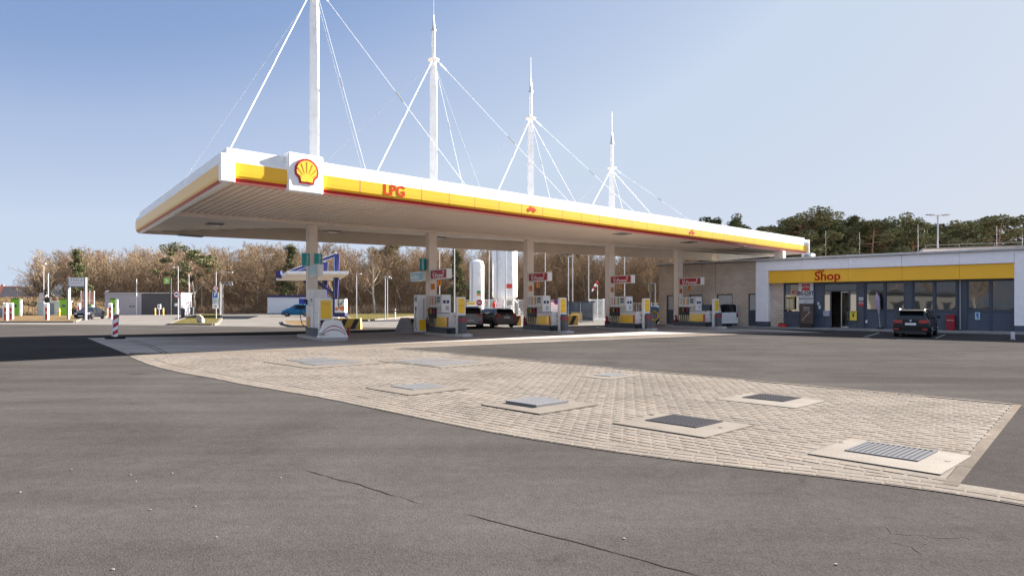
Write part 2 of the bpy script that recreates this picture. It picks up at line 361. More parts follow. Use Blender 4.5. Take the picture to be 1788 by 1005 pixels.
sheet('joint_sand', [P2(*p) for p in pav_px_far]+[right_corner]+[(p.x, p.y) for p in curve[::-1] if p.x < right_corner[0]+.1], .0065, JOINT)
def stone_at(mb, c, u, v, lu, lv, z, ch=.008):
    # a low stone: bottom rectangle and slightly smaller top
    vs = []
    for (k, zz) in ((1., z-.012), (1., z-.003), (0, z)):
        a = lu/2-(0 if k else ch); b = lv/2-(0 if k else ch)
        for sx, sy in ((-1,-1),(1,-1),(1,1),(-1,1)):
            p = c+u*(sx*a)+v*(sy*b); vs.append((p.x, p.y, zz))
    fs = [(8,9,10,11)]
    for i in range(4): fs.append((4+i, 4+(i+1)%4, 8+(i+1)%4, 8+i)); fs.append((i, (i+1)%4, 4+(i+1)%4, 4+i))
    mb.add(vs, fs)
COVERS = [  # frame corners, grate corners (left, far, right, near), pixel positions read off the photo
 ([(1410,791),(1478,763),(1697,793),(1648,825)], [(1480,787),(1508,771),(1636,787),(1605,806)]),
 ([(1077,738),(1150,718),(1311,739),(1240,763.5)], [(1130,734),(1169,724),(1263,735),(1218,747)]),
 ([(839.6,706.4),(925,693),(1048,702),(956,723.5)], [(879,704),(936,695.2),(988,702),(948,711)]),
 ([(1257,697),(1295,684),(1442,696.5),(1398,711)], [(1298.6,694),(1322,687.7),(1397,693.6),(1373,701.5)]),
 ([(643,678),(722,666),(822,674.5),(727,690)], [(686,676),(722,668.7),(777,672),(737,681.7)]),
 ([(1003,655.4),(1060,649.5),(1122,652.5),(1072,661)], [(1035,654.8),(1066,651.5),(1095,653.4),(1070,657.6)]),
 ([(462,631.8),(583,622),(672,630.5),(556,643)], [(498,630),(545,624),(592,626.4),(551,633.3),(533.5,635),(583,628),(632,630.8),(558,638.5)]),
 ([(677,628.3),(775,621.5),(865,632),(766,643)], [(690,630.7),(752,625.3),(784,627),(726,634.7),(735,636),(793,628),(829,631.6),(766,639.6)]),
]
def gfit(c, z=0):
    P = [G(a, b, z) for a, b in c]; us = [p.dot(G1) for p in P]; vs = [p.dot(G2) for p in P]
    # corners are left, far, right, near : left/near share low... average opposite sides
    u0 = (us[0]+us[1])/2; u1 = (us[2]+us[3])/2; v0 = (vs[0]+vs[3])/2; v1 = (vs[1]+vs[2])/2
    return (u0+u1)/2, (v0+v1)/2, abs(u1-u0), abs(v1-v0)
FR = [gfit(c[0], .03) for c in COVERS]
mb = MB(PAVER); rng = random.Random(3)
LU, LV = .225, .15
us = [Vector((p[0], p[1], 0)).dot(G1) for p in pav_poly]; vs_ = [Vector((p[0], p[1], 0)).dot(G2) for p in pav_poly]
v = min(vs_); row = 0
while v < max(vs_):
    u = min(us)+(LU/2 if row % 2 else 0)
    while u < max(us):
        p = G1*u+G2*v
        u += LU
        if not inside(p, pav_poly): continue
        pu, pv = p.dot(G1), p.dot(G2)
        if any(abs(pu-a) < c/2+.03 and abs(pv-b) < d/2+.03 for a, b, c, d in FR): continue
        a = rng.gauss(0, .012); uu = G1*cos(a)+G2*sin(a); vv = G2*cos(a)-G1*sin(a)
        stone_at(mb, p+G1*rng.gauss(0,.003)+G2*rng.gauss(0,.003), uu, vv, LU-.022-rng.random()*.006, LV-.020-rng.random()*.006, .012+rng.gauss(0,.001))
    v += LV; row += 1
struct('paver_field', mb)
# stone rows following the curved near edge
mb = MB(KERB)
for r_, (off, wd, ln) in enumerate([(.07,.13,.31),(.215,.135,.26),(.36,.13,.25)]):
    c = resample(offset(curve, off), ln)
    if r_ % 2: c = resample(offset(curve, off)[1:], ln)
    for a, b in zip(c, c[1:]):
        t = (b-a).normalized(); n_ = Vector((-t.y, t.x, 0))
        if r_ == 2 and (a.x > right_corner[0]-.1): continue
        stone_at(mb, (a+b)/2, t, n_, ln-.018-rng.random()*.008, wd-.012-rng.random()*.006, .011+rng.gauss(0,.001), .006)
struct('kerb_stone_rows', mb)
mb = MB(JOINT)
o1 = offset(curve, -.01); o2 = offset(curve, .45)
for i in range(len(curve)-1): mb.add([(o1[i].x,o1[i].y,.0075),(o1[i+1].x,o1[i+1].y,.0075),(o2[i+1].x,o2[i+1].y,.0075),(o2[i].x,o2[i].y,.0075)], [(0,1,2,3)])
struct('kerb_bedding', mb)
# straight concrete kerb at the right end and along the far edge of the pavers
KERB2 = stone('kerb_worn', (.115,.10,.087), .05)
def kerbline(name, a, b, w, z0, z1, m, seg=1.0):
    a = Vector((a[0], a[1], 0)); b = Vector((b[0], b[1], 0)); d = (b-a); L = d.length; t = d.normalized(); nn = Vector((-t.y, t.x, 0)); mb = MB(m)
    k = max(1, round(L/seg)); st = L/k
    for i in range(k):
        p = a+t*(i*st+.006); q = a+t*((i+1)*st-.006)
        mb.slab([(p.x,p.y),(q.x,q.y),(q.x+nn.x*w,q.y+nn.y*w),(p.x+nn.x*w,p.y+nn.y*w)], z0, z1)
    return struct(name, mb)
kerbline('end_kerb', P2(1645,846), P2(1768,706), -.13, -.03, .011, KERB2, 1.0)
kerbline('far_edging', P2(700,609.2), P2(1766,706),   .10, -.03, .013, KERB, .9)
# access covers
CL = ["concrete framed access cover with a wide striped steel grating, nearest to the right kerb corner",
 "concrete framed access cover with dark steel grating, between the striped and the shiny ones",
 "raised access cover with pale shiny steel lid catching light along its front edge",
 "concrete framed access cover with dark grating near the far right edge of the paving",
 "small access cover with grey mesh lid, next left of the shiny lid",
 "faint flat pale lid near the far asphalt edge in the middle of the paving",
 "double access cover with two grey lids, the leftmost on the paving",
 "double access cover with two grey lids, just right of the other double one"]
GR = [mat('grate_steel', (.12,.122,.132), .7, 0, spec=0), mat('grate_dark', (.048,.048,.053), .7, 0, spec=0), mat('grate_pale', (.17,.17,.18), .5, .4)]
for i, (c, lab) in enumerate(zip(COVERS, CL)):
    u, v, du, dv = FR[i]; base = G1*u+G2*v
    t = thing('access_cover', lab, 'access cover', (base.x, base.y, 0), atan2(G1.y, G1.x), 'access covers set in the paving')
    lids = []; gg = c[1]
    zt = [.019,.021,.030,.019,.026,.016,.019,.019][i]
    for k in range(0, len(gg), 4):
        a, b, e, f_ = gfit(gg[k:k+4], zt); lids.append((a-u, b-v, max(.5,e), max(.5,f_)))
    fr = MB(CONC); 
    fr.box(-du/2, du/2, -dv/2, dv/2, .0, zt)
    fr.build('concrete_frame', t, bevel=.012)
    for (a, b, e, f_) in lids:
        e = min(e, du-.1); f_ = min(f_, dv-.1)
        g = MB(GR[[0,1,2,1,2,2,2,2][i]]); zz = zt+.004; raised = .04 if i == 2 else .008
        bl = mat('grate_gap', (.010,.012,.018), .9)
        g.box(a-e/2+.01, a+e/2-.01, b-f_/2+.01, b+f_/2-.01, zz-.003, zz, bl)
        fw = .03
        g.box(a-e/2, a+e/2, b-f_/2, b-f_/2+fw, zz-.003, zz+raised); g.box(a-e/2, a+e/2, b+f_/2-fw, b+f_/2, zz-.003, zz+raised)
        g.box(a-e/2, a-e/2+fw, b-f_/2+fw, b+f_/2-fw, zz-.003, zz+raised); g.box(a+e/2-fw, a+e/2, b-f_/2+fw, b+f_/2-fw, zz-.003, zz+raised)
        st = .058 if i == 0 else .05; x = a-e/2+fw+st*.5
        while x < a+e/2-fw-st*.2:
            g.box(x-st*.24, x+st*.24, b-f_/2+fw, b+f_/2-fw, zz-.001, zz+raised-.002); x += st
        if i in (1, 3, 4, 6, 7, 2):
            y = b-f_/2+fw+.06
            while y < b+f_/2-fw: g.box(a-e/2+fw, a+e/2-fw, y-.012, y+.012, zz-.0015, zz+raised-.003); y += .10
        gl = g.build('grating', t)
        for s in (-1, 1):
            if i in (0, 1):
                h = MB(BLACK); h.cyl(a+s*(e/2+.22), b-s*.1, zt+.001, zt+.004, .03, 10); h.build('lifting_socket', t)
# cracks and sealed joints in the asphalt
def crack(name, pts, w, m, z=.003, jit=.02):
    mb = MB(m); P = []
    for a, b in zip(pts, pts[1:]):
        a = G(*a); b = G(*b); n_ = max(2, int((b-a).length/.12))
        for k in range(n_): P.append(a.lerp(b, k/n_)+Vector((rng.gauss(0,jit), rng.gauss(0,jit), 0)))
    P.append(G(*pts[-1])); o = offset(P, w); q = []
    for i, (p, r_) in enumerate(zip(P, o)):
        f_ = rng.uniform(.5, 1.2) if 0 < i < len(P)-1 else .1; d = (r_-p)*f_/2; q.append((p-d, p+d))
    for a, b in zip(q, q[1:]): mb.add([(a[0].x,a[0].y,z),(b[0].x,b[0].y,z),(b[1].x,b[1].y,z),(a[1].x,a[1].y,z)], [(0,1,2,3)])
    return struct(name, mb)
CRK = mat('crack_fill', (.018,.015,.013), .9)
sheet('asphalt_patch', [P2(1652,848), P2(1772,708), P2(1990,730), P2(1990,900), P2(1800,872)], .002, ASPH2)
crack('asphalt_crack', [(532,820),(560,828),(610,842),(692,866)], .015, CRK, jit=.008)
crack('asphalt_crack', [(692,866),(740,880)], .008, CRK)
crack('asphalt_crack', [(812,896),(900,920),(1000,944),(1100,971),(1225,1006)], .016, CRK, jit=.006)
crack('asphalt_crack', [(1545,916),(1560,930),(1600,932),(1635,938),(1690,937),(1700,942)], .010, CRK)
crack('asphalt_crack', [(1550,945),(1590,954),(1612,968)], .010, CRK); crack('asphalt_crack', [(1600,932),(1622,944),(1608,952)], .008, CRK)
crack('asphalt_crack', [(158,593),(250,596),(420,592)], .05, CRK, z=.0085)
for a in ([(225,594),(262,606),(292,620)], [(236,594),(272,606),(300,620)]): crack('tyre_mark', a, .05, mat('tyre_black', (.07,.062,.058), .9), z=.009, jit=.004)
mb = MB(mat('gum_grey', (.2,.19,.175), .9))
for px, py in [(125,819),(228,829),(237,840),(263,890),(341,884),(301,826),(490,834),(378,938),(198,994),(35,859),(780,710),(620,805),(1090,940),(1460,985)]:
    g = G(px, py); mb.slab([(g.x+cos(k*pi/3.5)*.010*rng.uniform(.7,1.3), g.y+sin(k*pi/3.5)*.009*rng.uniform(.7,1.3)) for k in range(7)], .002, .007)
struct('gum_spots', mb)
mb = MB(mat('line_paint', (.22,.22,.21), .7, var=.3, vscale=6))
def line_px(a, b, w=.12, z=.006):
    A = G(*a); B = G(*b); t = (B-A).normalized(); n_ = Vector((-t.y,t.x,0))*w/2
    mb.add([(*(A-n_).xy, z), (*(B-n_).xy, z), (*(B+n_).xy, z), (*(A+n_).xy, z)], [(0,1,2,3)])
line_px((1510,588),(1535,581)); line_px((1634,590),(1650,584))
struct('parking_lines', mb)
# ---- islands of grass with kerbs, verges
def island(name, pts, m, kerb=True, z=.11):
    W = [P2(*p) for p in pts]; mb = MB(m); mb.slab(W, -.03, z); o = struct(name, mb)
    if kerb:
        mb = MB(KERB); C = [Vector((p[0],p[1],0)) for p in W]; C.append(C[0])
        for a, b in zip(C, C[1:]): mb.bar((a.x,a.y,.05), (b.x,b.y,.05), .28, .17)
        struct('island_kerb', mb)
island('grass_island', [(296,567),(312,560),(330,554),(352,548.6),(384,548.3),(387,556),(380,566),(372,567.6)], GRASS)
island('grass_island', [(494,562),(499,567.5),(512,570.3),(560,571),(575,560.5)], DRY)
island('grass_island', [(-60,563),(130,562.5),(146,556),(196,552.4),(190,550),(-60,550)], DRY)
island('grass_verge', [(600,549),(770,545.6),(1000,545),(1000,549),(760,550.5),(712,553.5),(640,560),(618,561)], GRASS)
# embankment of tall dry grass on the left, path and wood floor behind
def bank(name, pts, m, n=1):
    mb = MB(m); mb.add(pts[0], pts[1]); return struct(name, mb, smooth=True)
vs = []; fs = []; nx, ny = 60, 14; rr = random.Random(5)
for j in range(ny):
    for i in range(nx):
        x = -150+i*(76)/(nx-1); y = 104+j*5
        h = 2.6*min(1, j/4)*max(0, min(1, (-77-x)/7))*(1+.15*sin(x*.3+j))+rr.uniform(-.12,.12)
        vs.append((x, y, max(-.02, h)))
for j in range(ny-1):
    for i in range(nx-1): fs.append((j*nx+i, j*nx+i+1, (j+1)*nx+i+1, (j+1)*nx+i))
bank('dry_embankment', (vs, fs), DRY)
# tufts
def tufts(name, boxes, m, h0, h1, w, seed=1):
    r_ = random.Random(seed); mb = MB(m); vs = []; fs = []
    for (x0,x1,y0,y1,n_,zf) in boxes:
        for _ in range(n_):
            x = r_.uniform(x0,x1); y = r_.uniform(y0,y1); z = zf(x,y); h = r_.uniform(h0,h1); a = r_.uniform(0,pi); dx, dy = cos(a)*w, sin(a)*w; k = len(vs)
            lx, ly = r_.uniform(-.3,.3)*h, r_.uniform(-.3,.3)*h
            vs += [(x-dx,y-dy,z-.05),(x+dx,y+dy,z-.05),(x+lx,y+ly,z+h)]; fs.append((k,k+1,k+2))
    me = bpy.data.meshes.new(name); me.from_pydata(vs, [], fs); me.materials.append(m); o = bpy.data.objects.new(name, me); COL.objects.link(o)
    o['kind'] = 'stuff'; o['label'] = 'tall dry straw coloured grass on the bank'; o['category'] = 'grass'; return o
GB = barkmat('straw_blades', (.09,.063,.035), (.21,.155,.10))
def bz(x, y): return 2.6*min(1, max(0,(y-104)/20))*max(0, min(1, (-77-x)/7))
tufts('dry_grass', [(-125,-77,106,150,30000,bz)], GB, .35, .9, .035)
# ================================================================ CANOPY
TT = [0,1,2,3,4]; cz = [37*(1+.1133*t) for t in TT]; cpx = [544.6,753,923,1065,1184.5]
COLS = [Vector((X(cpx[i], cz[i]), cz[i], 0)) for i in range(5)]
ZB = 6.1
FL = G(400,320,0); 
def GH(px, py, z): d = (z-CAMH)*F/(HY-py); return Vector((X(px,d), d, z))
FLc = GH(400,320,ZB); FRc = GH(1402,443,ZB); RLc = GH(247,407.8,ZB); RRc = GH(1252,455.6,ZB)
def zt(p): # top height, slightly rising to the far right
    s = (p-FLc).length/48; return 7.34+.10*s
poly = [FLc, FRc, RRc, RLc]
canopy = thing('canopy_roof', 'large white and yellow forecourt roof carried by five pale columns', 'canopy', (FLc.x, FLc.y, 0))
LOC = Vector((FLc.x, FLc.y, 0))
def cb(mb, name, **k):
    k.setdefault('parent', canopy); o = mb.build(name, loc=None, **k)
    o.data.transform(Matrix.Translation(-LOC)); return o
def miter(i, d):
    p = poly[i]; a = (p-poly[i-1]).normalized(); b = (poly[(i+1)%4]-p).normalized()
    na = Vector((a.y,-a.x,0)); nb = Vector((b.y,-b.x,0)); m = (na+nb).normalized(); return Vector((p.x,p.y,0))+m*(d/m.dot(na))
# profile : (outward, height fraction z above ZB) and material of the segment that starts there
PROF = [(0,.0,PINK),(.12,.01,PINK),(.18,.06,REDF),(.25,.17,YELLF),(.28,.26,YELLF),(.285,.42,YELLF),(.285,.58,YELLF),(.285,.73,FWHITE),(.265,.78,FWHITE),(.26,.95,FWHITE),(.10,.96,FWHITE),(.10,1.0,None)]
names = ['front','right','rear','left']
for i in range(4):
    j = (i+1) % 4; mb = MB(); vs = []; fs = []
    for (d, z, m) in PROF:
        for q in (i, j):
            p = miter(q, d); top = zt(p)-ZB
            zz = z if z < .96 else (z-.02)*1.0
            if z == 1.0: zz = top
            elif z >= .95: zz = top-.36+(z-.95)
            vs.append((p.x, p.y, ZB+zz))
    for k in range(len(PROF)-1):
        m = PROF[k][2]
        if i == 2: m = LGREY if m in (PINK, REDF, YELLF) else m
        if i == 3 and m == PINK: m = WCLEAN
        mb.add([vs[2*k], vs[2*k+1], vs[2*k+3], vs[2*k+2]], [(0,1,2,3)], m)
    # inner skirt and cap
    a, b = miter(i, -.02), miter(j, -.02)
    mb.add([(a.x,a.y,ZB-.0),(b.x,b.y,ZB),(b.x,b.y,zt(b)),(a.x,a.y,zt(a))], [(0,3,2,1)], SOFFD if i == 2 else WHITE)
    a2, b2 = miter(i, .10), miter(j, .10)
    mb.add([(a.x,a.y,zt(a)),(b.x,b.y,zt(b)),(b2.x,b2.y,zt(b2)),(a2.x,a2.y,zt(a2))], [(0,3,2,1)], WCLEAN)
    mb.add([(a.x,a.y,ZB-.001),(b.x,b.y,ZB-.001),vs[1],vs[0]], [(0,1,2,3)], PINK if i in (0,1) else WCLEAN)
    cb(mb, 'fascia')
# thin panel joints on the front fascia
fdir = (FRc-FLc).normalized(); fn = Vector((fdir.y,-fdir.x,0)); FLn = (FRc-FLc).length
jm = mat('panel_joint', (.45,.24,.04), .5); mb = MB(jm)
for s in [5.2+1.55*q for q in range(28)]:
    for k in range(3,9):
        a = PROF[k]; b = PROF[k+1]
        A = FLc+fdir*s+fn*(a[0]+.003); B = FLc+fdir*s+fn*(b[0]+.003)
        mb.add([(A.x,A.y,ZB+a[1]),(A.x+fdir.x*.028,A.y+fdir.y*.028,ZB+a[1]),(B.x+fdir.x*.028,B.y+fdir.y*.028,ZB+b[1]),(B.x,B.y,ZB+b[1])], [(0,1,2,3)])
cb(mb, 'panel_joint')
# corner covers
mb = MB(WCLEAN); m0 = miter(0, .39); ld = (RLc-FLc).normalized(); q = FLc
e1 = m0+fdir*.52; e2 = m0+ld*.30
mb.slab([(m0.x,m0.y),(e1.x,e1.y),(e1.x-fn.x*.3,e1.y-fn.y*.3),((m0-fn*.3+fdir*.3).x,(m0-fn*.3+fdir*.3).y),((e2+fdir*.25).x,(e2+fdir*.25).y),(e2.x,e2.y)], ZB-.005, ZB+.98)
cb(mb, 'corner_cover', bevel=.02)
mb = MB(WCLEAN); m0 = miter(1, .39); e1 = m0-fdir*.12; mb.slab([(m0.x,m0.y),((m0+fdir*.15).x,(m0+fdir*.15).y),((m0+fdir*.15-fn*.6).x,(m0+fdir*.15-fn*.6).y),((m0-fn*.6).x,(m0-fn*.6).y)], ZB-.005, ZB+1.2); cb(mb, 'corner_cover')
# soffit: corrugated front half, beam, panelled rear half rising to the rear
bu = (COLS[4]-COLS[0]).normalized()
def isect(p, d, a, b):
    e = b-a; den = d.x*e.y-d.y*e.x; t = ((a.x-p.x)*e.y-(a.y-p.y)*e.x)/den; r = p+d*t; return Vector((r.x, r.y, 0))
BL = isect(COLS[0], bu, FLc, RLc); BR = isect(COLS[4], bu, FRc, RRc)
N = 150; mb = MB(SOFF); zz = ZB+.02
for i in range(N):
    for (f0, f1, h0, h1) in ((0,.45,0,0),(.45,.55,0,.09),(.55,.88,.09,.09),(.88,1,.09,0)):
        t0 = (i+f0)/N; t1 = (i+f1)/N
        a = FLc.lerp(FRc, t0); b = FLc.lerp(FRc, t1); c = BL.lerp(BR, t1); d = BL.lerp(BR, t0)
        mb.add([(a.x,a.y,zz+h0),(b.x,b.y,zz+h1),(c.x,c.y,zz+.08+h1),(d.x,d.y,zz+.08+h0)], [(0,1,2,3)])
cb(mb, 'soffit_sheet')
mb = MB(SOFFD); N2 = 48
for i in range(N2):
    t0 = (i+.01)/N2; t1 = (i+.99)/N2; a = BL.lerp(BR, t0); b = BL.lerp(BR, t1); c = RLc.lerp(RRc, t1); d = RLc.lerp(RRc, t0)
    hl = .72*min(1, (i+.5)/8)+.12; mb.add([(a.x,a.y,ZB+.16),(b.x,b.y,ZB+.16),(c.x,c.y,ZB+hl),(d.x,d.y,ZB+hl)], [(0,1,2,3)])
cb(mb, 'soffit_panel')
mb = MB(mat('roof_deck', (.4,.4,.4), .7)); mb.add([(p.x,p.y,ZB+1.0) for p in poly], [(0,3,2,1)])
mb.add([(p.x,p.y,ZB+.9) for p in poly], [(0,1,2,3)])
cb(mb, 'roof_deck')
mb = MB(BEIGE); bn = Vector((-bu.y, bu.x, 0)); a = BL+bn*.35; b = BR+bn*.35; c = BR-bn*.35; d = BL-bn*.35
mb.slab([(a.x,a.y),(b.x,b.y),(c.x,c.y),(d.x,d.y)], ZB-.04, ZB+.2); cb(mb, 'beam')
# emblem box
emb = thing('emblem_sign', 'square white sign box with a red and yellow scallop shell on the roof edge', 'sign')
sA, sB = 2.06, 3.50; E0 = FLc+fdir*sA; E1 = FLc+fdir*sB; ec = (E0+E1)/2
emb.location = (ec.x, ec.y, ZB); emb.rotation_euler = (0,0,atan2(fdir.y, fdir.x)); ew = sB-sA
mb = MB(WCLEAN); mb.box(-ew/2, ew/2, -.40, -.02, -.06, 1.40); mb.build('sign_box', emb, bevel=.03)
def shell_outline(r, b):
    pts = []
    for k in range(0, 25):
        a = radians(200-220*k/24); rr_ = r*(1+.015*cos(k*pi))
        pts.append((rr_*cos(a), rr_*sin(a)*.98))
    pts += [(r*.68*b, -r*.60), (r*.60*b, -r*.98), (r*.12, -r*.98), (0, -r*.93), (-r*.12, -r*.98), (-r*.60*b, -r*.98), (-r*.68*b, -r*.60)]
    return pts
def shell(parent, R, y, zc):
    mb = MB(REDF)
    mb.prism([(p[0], p[1]+zc) for p in shell_outline(R, 1)], y-.03, y); mb.build('shell_border', parent)
    mb = MB(mat('shell_yellow', (.92,.56,.04), .3)); mb.prism([(p[0]*.84, p[1]*.84+zc) for p in shell_outline(R, .93)], y-.045, y-.031); mb.build('shell_face', parent)
    mb = MB(mat('shell_rib', (.55,.12,.03), .4))
    for k in range(7):
        a = radians(90+(k-3)*23); d = Vector((cos(a), sin(a))); n_ = Vector((-d.y, d.x)); p0 = Vector((0, -R*.62))+d*R*.45; 
        L = {0:.93,1:1.08,2:1.20,3:1.27}[3-abs(k-3)]*R; p1 = Vector((0,-R*.55))+d*L
        mb.prism([(p0.x, p0.y+zc), (p1.x-n_.x*R*.028, p1.y-n_.y*R*.028+zc), (p1.x+n_.x*R*.028, p1.y+n_.y*R*.028+zc)], y-.05, y-.046)
    mb.build('shell_rib', parent)
shell(emb, .49, -.40, .74)
# lettering and pictograms on the front fascia
def ftext(s, px, py, size):
    k = (px-CX)/F; sx = (k*FLc.y-FLc.x)/(fdir.x-k*fdir.y); p = FLc+fdir*sx+fn*.293
    z = H(py, p.y)
    M = Matrix.Translation((p.x,p.y,z)) @ Matrix.Rotation(atan2(fdir.y,fdir.x),4,'Z') @ Matrix.Rotation(pi/2,4,'X')
    return p, z, M
p, z, M = ftext('LPG', 682.5, 333.5, .6)
o = text('fascia_lettering', 'LPG', .64, REDT, None, Matrix.Rotation(pi/2,4,'X'), .003, bold=.010); o.parent = canopy
o.matrix_local = Matrix.Translation(-LOC) @ Matrix.Translation((p.x,p.y,z)) @ Matrix.Rotation(atan2(fdir.y,fdir.x),4,'Z')
def pictocar(px, py, w):
    p, z, M = ftext('', px, py, 1); mb = MB(REDT); s = w
    mb.prism([(-.5*s,-.1*s),(-.46*s,.06*s),(-.25*s,.10*s),(-.15*s,.27*s),(.2*s,.27*s),(.32*s,.08*s),(.5*s,.03*s),(.5*s,-.1*s)], -.006, 0)
    for x in (-.3, .3): mb.tube([(x*s,-.007,-.13*s),(x*s,0,-.13*s)], .08*s, 10)
    o = mb.build('car_pictogram', canopy); o.matrix_local = Matrix.Translation(-LOC) @ Matrix.Translation((p.x,p.y,z)) @ Matrix.Rotation(atan2(fdir.y,fdir.x),4,'Z')
    w_ = MB(YELLF); w_.prism([(-.12*s,.12*s),(-.07*s,.22*s),(.01*s,.22*s),(.01*s,.12*s)], -.009, -.0065); w_.prism([(.05*s,.12*s),(.05*s,.22*s),(.16*s,.22*s),(.23*s,.12*s)], -.009, -.0065); w_.build('pictogram_window', o)
pictocar(922, 365.5, .62); pictocar(1202, 405.5, .62)
# recessed lamps in the soffit
LT = [(375,392.5,'lamp recessed in the roof underside near its left end'),(581,404.5,'lamp recessed in the roof underside just right of the first column'),(1086,408.5,'lamp recessed near the yellow edge above the fourth column'),(1203,423,'lamp recessed near the yellow edge above the fifth column'),(1297,434,'lamp recessed near the right end of the yellow edge'),(765,415,'lamp recessed in the roof underside above the second column')]
for k, (px, py, lab) in enumerate(LT):
    zl = ZB+(.0 if px in (1086,1203,1297) else .18); g = GH(px, py, zl)
    t = thing('ceiling_lamp', 'dark oval '+lab, 'lamp', (g.x,g.y,zl), atan2(bu.y,bu.x), 'lamps under the forecourt roof')
    mb = MB(GREY); mb.box(-.42,.42,-.42,.42,-.02,.05); mb.build('housing', t, bevel=.01)
    mb = MB(LENS); mb.tube([(0,0,-.035),(0,0,-.021)], .33, 20); mb.build('lens', t)
# gap plate seen under the rear fascia near the left end
mb = MB(GREY); a = GH(312,411,ZB-.10); b = GH(353,414,ZB-.10); mb.bar((a.x,a.y,ZB-.06),(b.x,b.y,ZB-.06),.35,.10); cb(mb, 'drain_box')
# ---- masts with stay cables
def front_at(px, z):
    k = (px-CX)/F; s = (k*FLc.y-FLc.x)/(fdir.x-k*fdir.y); p = FLc+fdir*s; return Vector((p.x, p.y, z))
def rear_at(u, z):
    p = RLc.lerp(RRc, u); return Vector((p.x, p.y, z))
COLH = [18.9,16.5,14.1,11.65]
STAY = [(403,643,820,.02,.30),(660,812,1001,.14,.50),(872,965,1116,.36,.70),(1036,1092,1216,.58,.9)]
ML = ['tallest white roof mast, cut off by the top of the picture, beside the shell sign','second tallest white roof mast with a needle reaching the top of the picture','third white roof mast from the left','shortest white roof mast, nearest the shop']
for i in range(4):
    c = COLS[i]+Vector((.14,0,0)); h = COLH[i]
    t = thing('roof_mast', ML[i], 'mast', (c.x,c.y,7.15), -pi/3, 'masts on the forecourt roof')
    R = Matrix.Rotation(pi/3,4,'Z')
    def loc(p): return R @ (Vector(p)-Vector((c.x,c.y,7.15)))
    mb = MB(WHITE); hh = h-7.15
    mb.tube([(0,0,-1.0),(0,0,hh-1.6),(0,0,hh)], [.283,.283,.21], 4, M=Matrix.Rotation(pi/3+atan2(fdir.y,fdir.x)+pi/4,4,'Z')); mb.build('mast_shaft', t)
    mb = MB(BEIGE); mb.cyl(0,0,hh-.01,hh+.04,.36,8); 
    mb.build('collar', t)
    mb = MB(WHITE); mb.cyl(0,0,hh+.06,hh+1.75,.115,10); mb.build('upper_tube', t)
    mb = MB(GALV); mb.tube([(0,0,hh+1.75),(0,0,hh+1.82)], .16, 10); mb.tube([(0,0,hh+1.82),(0,0,hh+2.7)], [.11,.035], 8); mb.tube([(0,0,hh+2.7),(0,0,hh+4.1)], [.03,.018], 6); mb.build('needle', t)
    mb = MB(GALV)
    for k in range(5): mb.box(-.25,-.1,-.02,.02, hh+.3+k*.3, hh+.33+k*.3)
    mb.build('rung', t)
    tops = h-.1
    for k, px in enumerate(STAY[i][:3]):
        e = front_at(px, 7.3); e = e-fn*.15; a = Vector((c.x,c.y,tops)); d = (e-a); a = a+Vector((d.x,d.y,0)).normalized()*.3
        mb = MB(WHITE); mb.tube([loc(a), loc(e)], (.021,.009,.012)[k], 6); q = a.lerp(e, .02); q2 = a.lerp(e, .07); mb.tube([loc(q), loc(q2)], .04, 6)
        q = a.lerp(e, .55); q2 = a.lerp(e, .60); mb.tube([loc(q), loc(q2)], .032, 6, GREY); mb.build('stay_cable', t)
    for u in STAY[i][3:]:
        e = rear_at(u, 7.3); a = Vector((c.x,c.y,tops)); mb = MB(LGREY); mb.tube([loc(a), loc(e)], .010, 6); mb.build('stay_cable', t)
# little fittings standing on the roof
for px, dx in ((903,.3),):
    g = front_at(px, 7.3)+Vector((-1.5,2.5,0)); t = thing('roof_rail', 'thin bent metal rail standing on the roof before the third mast', 'rail', (g.x,g.y,7.05)); mb = MB(GREY)
    mb.tube([(0,0,0),(0,0,1.0)],.02,6); mb.tube([(-.25,0,0),(-.25,0,.55),(0,0,.62)],.02,6); mb.build('rail_tube', t)
# ---- columns
CLAB = ['first pale square column from the left carrying green and pale blue sign boards','second pale square column from the left, with a pale blue sign on its left and red one on its right','third pale square column from the left','fourth pale square column from the left','fifth pale square column, rightmost, in front of the brick wall']
A_ = Vector((.5,-.8660254,0)); B_ = Vector((.8660254,.5,0)); RZI = -pi/3
def LI(c, x, y, z=0): return c+A_*x+B_*y+Vector((0,0,z))
for i, c in enumerate(COLS):
    t = thing('canopy_column', CLAB[i], 'column', (c.x,c.y,.13), RZI, 'columns under the forecourt roof')
    mb = MB(BEIGE); mb.box(-.26,.26,-.26,.26,.45,ZB-.17); mb.build('shaft', t, bevel=.03)
    mb = MB(DGREY); mb.box(-.27,.27,-.27,.27,0,.45); mb.build('plinth', t)
    mb = MB(WCLEAN); mb.box(.262,.268,-.15,.15,1.3,1.75); mb.build('notice', t)
    mb = MB(RED); mb.box(.269,.272,-.09,.09,1.5,1.66); mb.build('pictogram', t)
